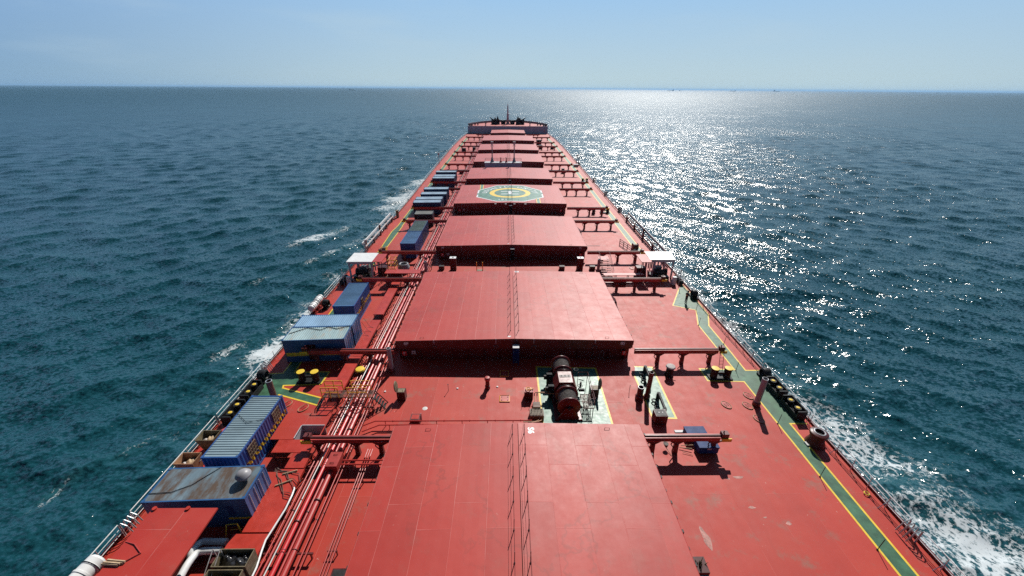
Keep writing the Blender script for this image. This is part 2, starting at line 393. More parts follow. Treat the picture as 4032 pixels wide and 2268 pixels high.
    na = noise(nt, tc, .3, 4)                                   # milky aerated water under the wash
    wc = mix(nt, math_(nt, 'MULTIPLY', math_(nt, 'MULTIPLY', math_(nt, 'MULTIPLY', fa, fa), .55), na.outputs['Fac']), wc, (.045,.17,.19))
    L.new(wc, p.inputs['Base Color'])
    # ripples too small to resolve far away widen the gloss instead
    dist = N(nt, 'ShaderNodeVectorMath', operation='LENGTH'); L.new(tc, dist.inputs[0])
    dr = N(nt, 'ShaderNodeMapRange', interpolation_type='SMOOTHSTEP'); L.new(math_(nt, 'LOGARITHM', math_(nt, 'MAXIMUM', dist.outputs['Value'], 1.0), 10.0), dr.inputs['Value'])
    for k, x in (('From Min', 1.6), ('From Max', 4.1), ('To Min', .12), ('To Max', .50)): dr.inputs[k].default_value = x
    L.new(dr.outputs['Result'], p.inputs['Roughness'])
    p.inputs['IOR'].default_value = 1.333; p.inputs['Specular IOR Level'].default_value = .5
    # lacy foam: filaments and clots whose density follows the wash
    wv = noise(nt, tc, .45, 4, .6)
    wo = N(nt, 'ShaderNodeVectorMath', operation='SCALE'); L.new(wv.outputs['Color'], wo.inputs[0]); wo.inputs['Scale'].default_value = 1.5
    wa = N(nt, 'ShaderNodeVectorMath', operation='ADD'); L.new(tc, wa.inputs[0]); L.new(wo.outputs[0], wa.inputs[1])
    r1 = noise(nt, wa.outputs[0], .95, 6, .62); f1 = noise(nt, wa.outputs[0], 2.3, 8, .72); f2 = noise(nt, tc, .14, 4, .6)
    rid = math_(nt, 'SUBTRACT', 1.0, math_(nt, 'MULTIPLY', math_(nt, 'ABSOLUTE', math_(nt, 'SUBTRACT', r1.outputs['Fac'], .5)), 6.5))
    rid = math_(nt, 'MAXIMUM', rid, -.2)
    pat = math_(nt, 'ADD', math_(nt, 'MULTIPLY', rid, .50), math_(nt, 'ADD', math_(nt, 'MULTIPLY', f1.outputs['Fac'], .75), math_(nt, 'MULTIPLY', math_(nt, 'SUBTRACT', f2.outputs['Fac'], .5), 1.15)))
    th = math_(nt, 'SUBTRACT', 1.30, math_(nt, 'MULTIPLY', fa, .66))
    lv = math_(nt, 'SUBTRACT', pat, th)
    mr = N(nt, 'ShaderNodeMapRange', interpolation_type='SMOOTHSTEP'); mr.inputs['From Min'].default_value = -.07; mr.inputs['From Max'].default_value = .20
    mr.inputs['To Min'].default_value = 0; mr.inputs['To Max'].default_value = .80
    L.new(lv, mr.inputs['Value'])
    fd = N(nt, 'ShaderNodeBsdfDiffuse'); fd.inputs['Color'].default_value = (.72,.78,.80,1)
    ms = N(nt, 'ShaderNodeMixShader'); L.new(mr.outputs['Result'], ms.inputs['Fac']); L.new(p.outputs[0], ms.inputs[1]); L.new(fd.outputs[0], ms.inputs[2])
    L.new(ms.outputs[0], nt.nodes['Material Output'].inputs['Surface'])
    me.materials.append(m)
build_sea()

# ---------------------------------------------------------------- deck and hull
def hw(y):     # half breadth of the deck at y
    return float(np.interp(y, [-20, 60, 100, 150, 200, 235, 262], [24.8, 24.8, 25.1, 25.9, 26.4, 26.1, 24.8]))
ys = list(range(-20, 262, 6))+[262]
bow = [(24.2,264),(22.6,270),(19.4,278),(15.4,284.5),(11,290),(5.5,294.5),(0,296)]
outline = [(hw(y), y) for y in ys]+bow+[(-x, y) for x, y in bow[-2::-1]]+[(-hw(y), y) for y in ys[::-1]]
o = MB().prism(outline, -12, 0).build('deck_floor', M['deck'], None, flat=True); o['kind'] = 'structure'
gw = MB()                                            # raised edge strake along each side
for s in (1, -1):
    for y0, y1 in zip(ys[:-1], ys[1:]):
        x0, x1 = s*hw(y0), s*hw(y1)
        gw.add([(x0-s*.10,y0,0),(x0+s*.02,y0,0),(x1+s*.02,y1,0),(x1-s*.10,y1,0),(x0-s*.10,y0,.22),(x0+s*.02,y0,.22),(x1+s*.02,y1,.22),(x1-s*.10,y1,.22)],
               [(0,1,2,3),(4,5,6,7),(0,1,5,4),(2,3,7,6),(0,3,7,4),(1,2,6,5)])
gw.build('deck_edge', M['dred'], o, flat=True)

# ---------------------------------------------------------------- painted walkways (paths) with yellow borders
def sheet(polys, z):
    mb = MB()
    for poly in polys:
        n = len(poly); A = sum(poly[i][0]*poly[(i+1)%n][1]-poly[(i+1)%n][0]*poly[i][1] for i in range(n))
        if A < 0: poly = poly[::-1]
        mb.add([(x,y,z) for x,y in poly], [tuple(range(n))])
    return mb
def stripe(pts, w=.14, z=.008):
    mb = MB()
    for a, b in zip(pts[:-1], pts[1:]):
        a, b = Vector((a[0],a[1],0)), Vector((b[0],b[1],0)); d = (b-a).normalized(); nrm = Vector((-d.y,d.x,0))*w/2
        a2, b2 = a-d*w/2, b+d*w/2
        vs = [a2-nrm, b2-nrm, b2+nrm, a2+nrm]; mb.add([(p.x,p.y,z) for p in vs], [(0,1,2,3)]); z += .0004
    return mb
sw = [[(21.8,-5),(22.88,-5),(22.95,24.4),(24.35,24.4),(24.4,31.45),(23.0,31.45),(23.1,35.2),(21.95,35),(21.95,31.55),(18.5,31.75),(18.5,29.9),(21.95,29.75)],
      [(21.95,35),(23.1,35.2),(23.15,39.8),(24.3,42.5),(24.4,47.4),(24.35,51),(23.4,49.6),(20.7,44.7),(23.2,43.5),(21.95,40)],
      [(21.5,60),(22.6,60),(22.9,100),(23.5,150),(23.6,200),(22.9,236),(21.6,236),(22.4,200),(22.4,150),(21.9,100)]]
o = sheet(sw, .004).build('walkway_path', M['green'], None, flat=True); o['kind'] = 'structure'; o['label'] = 'green painted walkway along the starboard side with yellow borders'
yl = MB()
for pts in ([(21.8,-5),(21.95,29.75),(18.5,29.9),(18.5,31.75),(21.95,31.55),(21.95,40),(23.2,43.5),(20.7,44.7),(23.4,49.6)],
            [(22.88,-5),(22.95,24.4),(24.35,24.4)], [(24.4,31.45),(23.0,31.45),(23.1,35.2),(23.15,39.8),(24.3,42.5),(24.4,47.4),(24.35,51)],
            [(21.5,60),(21.9,100),(22.4,150),(22.4,200),(21.6,236)], [(22.6,60),(22.9,100),(23.5,150),(23.6,200),(22.9,236)]):
    q = stripe(pts); yl.add(q.v, q.f)
yl.build('yellow_border', M['yellow'], o, flat=True)
pw = [[(-18.2,30),(-21.55,31.3),(-21.7,33.1),(-22.65,33),(-22.65,31.2),(-24.1,31.1),(-24.1,24.6),(-22.6,24.6),(-21.5,28.15),(-17.5,26.8),(-17.6,27.75),(-21.6,29.1),(-21.7,29.4),(-18.3,29.55)],
      [(-18.2,30),(-18.3,29.55),(-18.2,31.4),(-21.55,31.3)],
      [(-21.7,38),(-22.7,38),(-22.7,47.5),(-21.7,47.5)],
      [(-21.75,56),(-22.5,56),(-22.75,66),(-23.1,74),(-22.8,77.5),(-21.8,77.5),(-21.75,74)],
      [(-21.9,77.5),(-22.8,77.5),(-23.1,110),(-23.6,150),(-23.5,236),(-22.3,236),(-22.5,150),(-22.1,110)]]
o = sheet([pw[0]], .004).build('walkway_path', M['green'], None, flat=True)
o2 = sheet([[(-18.25,29.56),(-18.25,31.35),(-20.4,31.3),(-20.4,29.5)], pw[2], pw[3], pw[4]], .009).build('forward_stretch', M['green'], o, flat=True)
o['kind'] = 'structure'; o['label'] = 'green painted walkway along the port side with yellow arrow shaped border'
yl = MB()
for pts in ([(-18.3,29.55),(-21.7,29.4),(-21.6,29.06),(-17.6,27.75)], [(-17.5,26.8),(-21.5,28.15)], [(-18.3,29.55),(-18.2,31.4),(-21.55,31.3),(-21.7,33.1)], [(-24.1,31.1),(-22.65,31.2),(-22.65,33)],
            [(-21.75,56),(-21.75,74),(-21.8,77.5)], [(-22.5,56),(-22.75,66),(-23.1,74),(-22.8,77.5)], [(-22.7,38),(-22.7,47.5)], [(-21.7,38),(-21.7,47.5)],
            [(-21.9,77.5),(-22.1,110),(-22.5,150),(-22.3,236)], [(-22.8,77.5),(-23.1,110),(-23.6,150),(-23.5,236)]):
    q = stripe(pts, z=.013); yl.add(q.v, q.f)
yl.build('yellow_border', M['yellow'], o, flat=True)
o = sheet([[(2.15,32.1),(2.2,24.2),(8.0,24.2),(8.0,31.85)]], .004).build('painted_floor', M['green2'], None, flat=True); o['kind'] = 'structure'
q = stripe([(2.15,32.1),(2.2,24.2),(8.0,24.2),(8.05,31.85),(2.15,32.1)], .16); q.build('yellow_border', M['yellow'], o, flat=True)
o = sheet([[(12.1,32.1),(13.8,32.0),(13.6,25.05),(11.6,25.15),(11.65,30.6)]], .004).build('painted_floor', M['green2'], None, flat=True); o['kind'] = 'structure'
stripe([(12.1,32.1),(13.8,32.0),(13.6,25.05),(11.6,25.15),(11.65,30.6)], .16).build('yellow_border', M['yellow'], o, flat=True)

# ---------------------------------------------------------------- lettering
def text_mb(txt, size, bold=.0):
    cu = bpy.data.curves.new('t', 'FONT'); cu.body = txt; cu.size = size; cu.align_x = 'CENTER'; cu.align_y = 'CENTER'; cu.offset = bold; cu.resolution_u = 4
    ob = bpy.data.objects.new('t', cu); COL.objects.link(ob)
    dg = bpy.context.evaluated_depsgraph_get(); me = bpy.data.meshes.new_from_object(ob.evaluated_get(dg))
    mb = MB(); mb.add([tuple(v.co) for v in me.vertices], [tuple(p.vertices) for p in me.polygons])
    bpy.data.objects.remove(ob); bpy.data.curves.remove(cu); bpy.data.meshes.remove(me)
    return mb
def put_flat(mb, x, y, ang, zf):      # lay letters on a top surface
    c, s = math.cos(ang), math.sin(ang)
    mb.v = [(x+a*c-b*s, y+a*s+b*c, 0) for a, b, _ in mb.v]; mb.v = [(a, b, zf(a)) for a, b, _ in mb.v]; return mb
def put_face(mb, x, y, z):            # letters on a face that looks towards the stern (-Y)
    mb.v = [(x+a, y, z+b) for a, b, _ in mb.v]; return mb

# ---------------------------------------------------------------- cargo hatches
HZ = 2.4
HATCH = [   # number, near y, far y, half width, description
 (9, 5.5, 22.05, 9.2, 'aftmost hatch cover marked 9S, with its two walk lines'),
 (8, 33.2, 49.8, 11.95, 'wide hatch cover marked 8P and 8S behind the mooring winch'),
 (7, 59.95, 76.5, 12.1, 'hatch cover marked 7P and 7S between the two white canopies'),
 (6, 86.2, 104.5, 12.4, 'hatch cover carrying the green octagon helicopter pad'),
 (5, 112.8, 129.5, 12.1, 'plain hatch cover just beyond the helicopter pad'),
 (4, 141.6, 160.1, 12.1, 'hatch cover right behind the grey house with two lamp posts'),
 (3, 170.8, 189.3, 12.4, 'hatch cover third from the bow, seen behind both lamp posts'),
 (2, 203.7, 226.2, 12.6, 'hatch cover second from the bow'),
 (1, 239.6, 258.0, 9.7, 'small narrow hatch cover against the grey forecastle wall')]
def camber(w): return lambda x: HZ+.25*(1-min(abs(x)/w, 1))
for num, y0, y1, w, lab in HATCH:
    zf = camber(w); t = thing('cargo_hatch', 'red '+lab, 'hatch', (0, y0, 0), group='cargo hatches down the middle of the deck')
    Lh = y1-y0; mid = Lh/2
    co = MB(); ci = .45
    co.b2(-w+ci, w-ci, .35, .47, 0, 1.45); co.b2(-w+ci, w-ci, Lh-.47, Lh-.35, 0, 1.45)
    co.b2(-w+ci, -w+ci+.12, .47, Lh-.47, 0, 1.45); co.b2(w-ci-.12, w-ci, .47, Lh-.47, 0, 1.45)
    ns = int(w*2/1.7)
    for i in range(ns+1):
        x = -w+ci+.2+(2*w-2*ci-.4)*i/ns; co.b2(x-.03, x+.03, .08, .35, 0, 1.4)
    for i in range(int(Lh/1.5)):
        y = .6+i*1.5
        for s in (1, -1): co.b2(min(s*(w-ci),s*(w-.1)), max(s*(w-ci),s*(w-.1)), y-.03, y+.03, 0, 1.35)
    co.b2(-w+.12, w-.12, .05, .34, 1.36, 1.44); co.b2(-w+.12, w-.12, Lh-.34, Lh-.05, 1.36, 1.44)
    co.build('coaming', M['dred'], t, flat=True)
    for s in (-1, 1):
        pa = MB(); xs = [s*.02, s*w]
        vs = []
        for y in (0, Lh):
            for x in xs: vs += [(x, y, 1.5), (x, y, zf(x))]
        # 0:(in,0,b)1:(in,0,t)2:(out,0,b)3:(out,0,t)4..7 at far end
        pa.add(vs, [(1,3,7,5)])
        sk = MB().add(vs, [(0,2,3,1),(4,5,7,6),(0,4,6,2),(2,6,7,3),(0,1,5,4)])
        # edge bead and side cleats
        pa.tube((s*w, -.01, zf(w)-.03), (s*w, Lh+.01, zf(w)-.03), .035, 6)
        po = pa.build('cover_panel', M['hatch'], t, flat=True)
        sk.build('shade_painted_skirt', M['dred'], po, flat=True)  # cover sides coloured darker than the top, shade put into the paint
        cl = MB()
        for i in range(int(Lh/.9)):
            y = .5+i*.9; cl.b2(min(s*w,s*(w+.14)), max(s*w,s*(w+.2)), y-.09, y+.09, 1.6+.1*(i % 3), 2.1+.12*(i % 2))
        (each(cl, 'cleat', M['dark'], po, flat=True) if num > 6 else None)
        if num in (9, 8, 7, 6):
            txt = {1: '%dS', -1: '%dP'}[s] % num
            if num == 9:
                if s == 1:
                    q = put_flat(text_mb('9S', .62, .02), .98, Lh-.75, R(90), lambda x: zf(x)+.004); q.build('lettering', M['white'], po, flat=True)
            elif num in (8, 7):
                q = put_face(text_mb(txt, .46, .012), s*(w-1.05), -.004, 2.05); q.build('lettering', M['white'], po, flat=True)
                if s == 1 and num == 8:
                    q = put_flat(text_mb('8S', .3, .01), .55, Lh-.35, 0, lambda x: zf(x)+.008)
                    q2 = MB().add([(.28,Lh-.55,zf(.28)+.004),(.82,Lh-.55,zf(.82)+.004),(.82,Lh-.15,zf(.82)+.004),(.28,Lh-.15,zf(.28)+.004)], [(0,1,2,3)])
                    q2.build('number_plate', M['white'], po, flat=True); q.build('lettering', M['dred'], po, flat=True)
                if s == -1:
                    q = put_flat(text_mb(txt, .32, .012), -.55, .4, 0, lambda x: zf(x)+.004); q.build('lettering', M['white'], po, flat=True)
        # rope-guarded walk line beside the centre joint: stanchions and two ropes
        gl = MB(); x = s*.42; k = 0; y = Lh-1.1; zz = zf(x); pts = []
        tops = []
        while y > .3:
            gl.tube((x, y, zz-.01), (x, y, zz+1.02), .022, 6); gl.cyl((x, y, zz), .05, .05, 8); tops.append(y); y -= 1.75
        for a, b in zip(tops[:-1], tops[1:]):
            for hgt in (.98, .5):
                gl.path([(x, a, zz+hgt), (x, (a+b)/2, zz+hgt-.05), (x, b, zz+hgt)], .009, 5)
        if tops: gl.path([(x, tops[0], zz+.98), (x, Lh-.15, zz+.05)], .009, 5)
        if num >= 3: gl.build('guard_line', M['maroon'], po)
        # white lashing rings and lifting eyes on the end face
        if num in (8, 7, 6):
            e = MB()
            for xx in ((-8.1, -1.9) if s < 0 else (1.9, 8.1)):
                e.torus((xx, -.05, 1.62), .2, .03, R(-20), R(200), 12, 'XZ', 6)
            each(e, 'lashing_ring', M['rope'], po)
            e = MB()
            for xx in ((-8.1, -1.9) if s < 0 else (1.9, 8.1)): e.b2(xx-.03, xx+.03, -.05, .0, 2.1, zf(xx)+.03)
            each(e, 'stopper_lug', M['lgrey'], po)
        e = MB(); xx = s*(w-2.6); e.path([(xx-.18, Lh-.5, zf(xx)), (xx-.18, Lh-.5, zf(xx)+.12), (xx+.18, Lh-.5, zf(xx)+.12), (xx+.18, Lh-.5, zf(xx))], .02, 6)
        e.path([(xx-.18, .4, zf(xx)), (xx-.18, .4, zf(xx)+.12), (xx+.18, .4, zf(xx)+.12), (xx+.18, .4, zf(xx))], .02, 6)
        if num in (9, 8, 7): each(e, 'grab_handle', M['red2'], po)
    if num in (8, 7, 6):
        for s in (-1, 1):
            f = MB().b2(s*11.2-.22, s*11.2+.22, .0, .05, .62, 1.12).build('fire_sign', M['firered'], t, flat=True)
            put_face(text_mb('F', .4, .012), s*11.2, -.004, .87).build('lettering', M['white'], f, flat=True)
        f = MB().b2(-10.45, -10.07, .0, .05, .8, 1.18).build('notice_sign', M['lgrey'], t, flat=True)
        put_face(MB().add([(-.1,-.12,0),(.1,-.12,0),(0,.13,0)], [(0,1,2)]), -10.26, -.004, .99).build('arrow', M['dark'], f, flat=True)
    if num == 8:
        rg = MB(); rg.path([(8.9+.22*math.cos(a), -.03, .75+.45*math.sin(a)) for a in np.linspace(0, 2*math.pi, 20)], .035, 6); rg.build('hung_rope', M['rope'], t)
    if num == 6:   # helicopter pad painted on the cover
        def ztop(d): return lambda x: zf(x)+d
        def split(poly):
            out = []
            for s in (-1, 1):
                res = []; n = len(poly)
                for i in range(n):
                    a, b = poly[i], poly[(i+1) % n]
                    if a[0]*s >= 0: res.append(a)
                    if a[0]*b[0] < 0: k = a[0]/(a[0]-b[0]); res.append((0, a[1]+(b[1]-a[1])*k))
                out.append(res)
            return out
        def lay(polys, d):
            mb = MB(); f = ztop(d)
            for poly in polys:
                for pp in split(poly):
                    if len(pp) > 2:
                        A = sum(pp[i][0]*pp[(i+1) % len(pp)][1]-pp[(i+1) % len(pp)][0]*pp[i][1] for i in range(len(pp)))
                        if A < 0: pp = pp[::-1]
                        mb.add([(x, y, f(x)) for x, y in pp], [tuple(range(len(pp)))])
            return mb
        cy = 95.4-y0; oc = [(-7.8,-3.9),(-7.8,2.9),(-3.3,8.1),(3.3,8.1),(7.8,2.9),(7.8,-3.9),(3.2,-8.1),(-3.2,-8.1)]
        oc = [(x, cy+y) for x, y in oc]
        pad = lay([oc, [(-7.3,cy+3.4),(-6.7,cy+4.1),(-6.8,Lh-.05),(-7.5,Lh-.05)], [(6.0,cy-4.7),(6.7,cy-4.6),(6.6,.05),(5.9,.05)]], .004).build('helicopter_pad', M['green2'], t, flat=True)
        ed = []
        for i in range(8):
            a, b = Vector(oc[i]), Vector(oc[(i+1) % 8]); c0 = Vector((0, cy))
            ai, bi = a+(c0-a).normalized()*.38, b+(c0-b).normalized()*.38
            if i in (0, 4): 
                for k0, k1 in ((0,.32),(.55,1)): ed.append([tuple(a+(b-a)*k0), tuple(a+(b-a)*k1), tuple(ai+(bi-ai)*k1), tuple(ai+(bi-ai)*k0)])
            else: ed.append([tuple(a), tuple(b), tuple(bi), tuple(ai)])
        lay(ed, .008).build('pad_outline', M['white'], pad, flat=True)
        ring = []
        for i in range(48):
            a, b = 2*math.pi*i/48, 2*math.pi*(i+1)/48
            ring.append([(4.9*math.cos(a), cy+4.9*math.sin(a)), (4.9*math.cos(b), cy+4.9*math.sin(b)), (3.75*math.cos(b), cy+3.75*math.sin(b)), (3.75*math.cos(a), cy+3.75*math.sin(a))])
        lay(ring, .008).build('yellow_ring', M['yellow'], pad, flat=True)
        lay([[(-2.2,cy+1.05),(2.2,cy+1.05),(2.2,cy+1.55),(-2.2,cy+1.55)], [(-2.2,cy-1.55),(2.2,cy-1.55),(2.2,cy-1.05),(-2.2,cy-1.05)], [(-.45,cy-1.05),(.45,cy-1.05),(.45,cy+1.05),(-.45,cy+1.05)]], .008).build('landing_mark', M['white'], pad, flat=True)
        tx = MB()
        s_ = 'UBUNTU UNITY'
        for i, ch in enumerate(s_):
            if ch == ' ': continue
            a = R(176)-R(172)*i/(len(s_)-1); q = put_flat(text_mb(ch, 1.75, .05), 6.05*math.cos(a), cy+6.15*math.sin(a), a-math.pi/2, ztop(.008)); tx.add(q.v, q.f)
        for ch, xx in (('1', -2.5), ('0', -1.75), ('1', -.95)):
            q = put_flat(text_mb(ch, 1.0, .05), xx, cy-6.35, math.pi, ztop(.008)); tx.add(q.v, q.f)
        tx.build('lettering', M['white'], pad, flat=True)
        each(lay([[(-7.45,cy+3.3),(-7.3,cy+3.3),(-7.45,Lh-.05),(-7.6,Lh-.05)], [(-6.75,cy+4.1),(-6.6,cy+4.1),(-6.7,Lh-.05),(-6.85,Lh-.05)], [(5.9,cy-4.7),(6.05,cy-4.7),(5.95,.05),(5.8,.05)], [(6.65,cy-4.6),(6.8,cy-4.6),(6.7,.05),(6.55,.05)]], .008), 'path_border', M['yellow'], pad, flat=True)
        for xx in (-3.25, -1.0, .9, 3.3): MB().b2(xx-.22, xx+.22, -.5, 0, HZ-.02, HZ+.04).build('ladder_hook_plate', M['lgrey'], t, flat=True)
        fn = MB()
        for xx in np.arange(-11.5, 11.6, 1.9): fn.tube((xx, .15, zf(xx)), (xx, .15, zf(xx)+.75), .012, 5)
        each(fn, 'edge_pin', M['maroon'], t)

# ---------------------------------------------------------------- rail beams that carry an opened cover
def make_beam(xi, xo, posts, label):
    """built for starboard, x from xi to xo, running across the deck"""
    s = 1 if xo > 0 else -1
    t = thing('support_girder', label, 'deck beam', (s*abs(xi), 0, 0), group='cover support beams beside the hatches')
    L_ = abs(xo)-abs(xi); X = lambda x: s*(x-abs(xi))
    mb = MB()
    def bx(x0, x1, y0, y1, z0, z1): mb.b2(min(s*x0,s*x1), max(s*x0,s*x1), y0, y1, z0, z1)
    bx(0, L_, -.07, .07, 1.22, 1.70); bx(0, L_, -.22, .22, 1.70, 1.745)
    bx(0, L_*.30, -.32, -.22, 1.52, 1.60)
    mb.build('girder', M['red2'], t, flat=True)
    mb = MB(); bx(0, L_, -.05, .05, 1.745, 1.83); mb.build('rail', M['dred'], t, flat=True)
    for px in posts:
        p = MB(); x = X(px); hw_ = .62
        p.add([(x-hw_,-.06,1.24),(x+hw_,-.06,1.24),(x+.17,-.06,.92),(x-.17,-.06,.92),(x-hw_,.06,1.24),(x+hw_,.06,1.24),(x+.17,.06,.92),(x-.17,.06,.92)],
              [(0,3,2,1),(4,5,6,7),(0,1,5,4),(2,3,7,6),(1,2,6,5),(0,4,7,3)])
        p.add([(x-.15,-.1,.92),(x+.15,-.1,.92),(x+.15,.1,.92),(x-.15,.1,.92),(x-.18,-.14,0),(x+.18,-.14,0),(x+.18,.14,0),(x-.18,.14,0)],
              [(0,1,2,3),(0,4,5,1),(1,5,6,2),(2,6,7,3),(3,7,4,0)])
        p.tube((x-.3,.0,1.2), (x-.42,.0,.85), .04, 6); p.tube((x-.42,0,.85), (x-.14,0,.45), .04, 6)
        p.build('post', M['dred'], t, flat=True)
    e = MB(); e.b2(min(s*L_,s*(L_+.5)), max(s*L_,s*(L_+.5)), -.2, .2, 1.55, 2.05); e.tube((s*(L_+.15),0,2.05), (s*(L_+.15),0,2.25), .05, 6)
    e.build('end_stop', M['dred'], t, flat=True)
    e = MB(); e.b2(min(s*(L_+.02),s*(L_+.75)), max(s*(L_+.02),s*(L_+.75)), -.27, -.2, 1.36, 1.66); e.build('end_mark', M['yellow'], t, flat=True)
    return t
HN = {9: 'aftmost hatch', 8: 'hatch marked 8', 7: 'hatch marked 7', 6: 'helicopter pad hatch', 5: 'hatch beyond the helicopter pad', 4: 'hatch with two lamp posts', 3: 'third hatch from the bow', 2: 'second hatch from the bow', 1: 'small hatch at the forecastle'}
for s, side in ((1, 'starboard'), (-1, 'port')):
    pr = make_beam(s*12.0, s*20.5, (14.5, 17.0, 19.8), 'x'); p9 = make_beam(s*9.15, s*15.3, (10.3, 12.1, 14.95), 'x')
    used = False
    for num, y0, y1, w, _ in HATCH:
        for end, yy in (('near', y0-.55), ('far', y1-.5)):
            if num == 9 and end == 'near': continue
            if num == 1 and end == 'far': continue
            lab = 'red %s girder on posts at the %s end of the %s' % (side, {'near':'aft','far':'forward'}[end], HN[num])
            if num == 9: p9.location.y = yy; p9['label'] = lab; continue
            xi = w+.05
            if num == 1: c = dup(pr, (s*10.4, yy, 0), label=lab); c.scale.x = .82; continue
            if not used: pr.location = (s*xi, yy, 0); pr['label'] = lab; used = True
            else: c = dup(pr, (s*xi, yy, 0), label=lab); c.scale.x = (1.0 if num > 5 else 1.08)
# ladder at the outer end of the beam by hatch 8
lad = MB()
for dx in (-.19, .19): lad.tube((20.75+dx, 32.45, 1.75), (20.35+dx, 31.2, 0), .025, 6)
for i in range(7): k = (i+.5)/7; lad.tube((20.75-.4*k-.19, 32.45-1.25*k, 1.75*(1-k)), (20.75-.4*k+.19, 32.45-1.25*k, 1.75*(1-k)), .018, 6)
tag(lad.build('ladder', M['red2']), 'short red ladder leaning on the end of the starboard beam beside yellow bollards', 'ladder')

# ---------------------------------------------------------------- containers
def corr(length, pitch, depth):
    """trapezoid corrugation profile along a length: list of (u, offset)"""
    n = max(2, int(round(length/pitch))); p = length/n; out = []
    for i in range(n):
        u = i*p; out += [(u, 0), (u+p*.32, 0), (u+p*.5, -depth), (u+p*.82, -depth)]
    out.append((length, 0)); return out
def panel(prof, f, a0, a1):
    mb = MB(); vs = []
    for u, d in prof: vs += [f(u, d, a0), f(u, d, a1)]
    fs = [(2*i, 2*i+2, 2*i+3, 2*i+1) for i in range(len(prof)-1)]
    return mb.add(vs, fs)
CONT = {}
def cmat(key, col, roofcol, rust=.1, roofrust=.15, rcol=(.16,.07,.03)):
    CONT[key] = (paint('container_'+key, col, .38, .15, .8, rust=rust*.4), paint('container_roof_'+key, roofcol, .48, .2, .55, rust=roofrust, rust_col=rcol, streak=(1,.35,1)))
cmat('rusty_grey', (.024,.105,.27), (.15,.22,.26), .3, .84, (.10,.065,.042))
cmat('blue_grey', (.022,.095,.29), (.23,.32,.36), .15, .22, (.18,.13,.08))
cmat('pale_teal', (.025,.10,.24), (.30,.42,.43), .3, .48, (.36,.26,.16))
cmat('light_blue', (.024,.105,.27), (.19,.34,.50), .1, .12)
cmat('mid_blue', (.020,.090,.28), (.09,.205,.36), .05, .06)
cmat('plain_blue', (.018,.08,.27), (.13,.27,.47), .05, .05)
cmat('olive_grey', (.014,.055,.15), (.15,.22,.20), .2, .35, (.13,.11,.07))
cmat('dark_olive', (.012,.016,.02), (.11,.10,.075), .2, .3)
cmat('silver_blue', (.014,.05,.13), (.22,.32,.42), .05, .06)
# striped band material: yellow blocks on the container's own blue, slanting
def hazard(name, dark):
    m, nt, p = newmat(name); tc = N(nt, 'ShaderNodeTexCoord').outputs['Object']
    sp = N(nt, 'ShaderNodeSeparateXYZ'); nt.links.new(tc, sp.inputs[0])
    a = math_(nt, 'ADD', sp.outputs['X'], sp.outputs['Y']); a = math_(nt, 'ADD', a, math_(nt, 'MULTIPLY', sp.outputs['Z'], .5))
    fr = math_(nt, 'FRACT', math_(nt, 'DIVIDE', a, .42)); f = ramp(nt, fr, [(.60, 0.0), (.64, 1.0)])
    nz = noise(nt, tc, 3, 5); y = ramp(nt, nz.outputs['Fac'], [(.3, (.70,.42,.02,1)), (.6, (.85,.55,.04,1))])
    nt.links.new(mix(nt, f, y, dark), p.inputs['Base Color']); p.inputs['Roughness'].default_value = .45; return m
M['hazard'] = hazard('hazard_stripe', (.010,.028,.12))
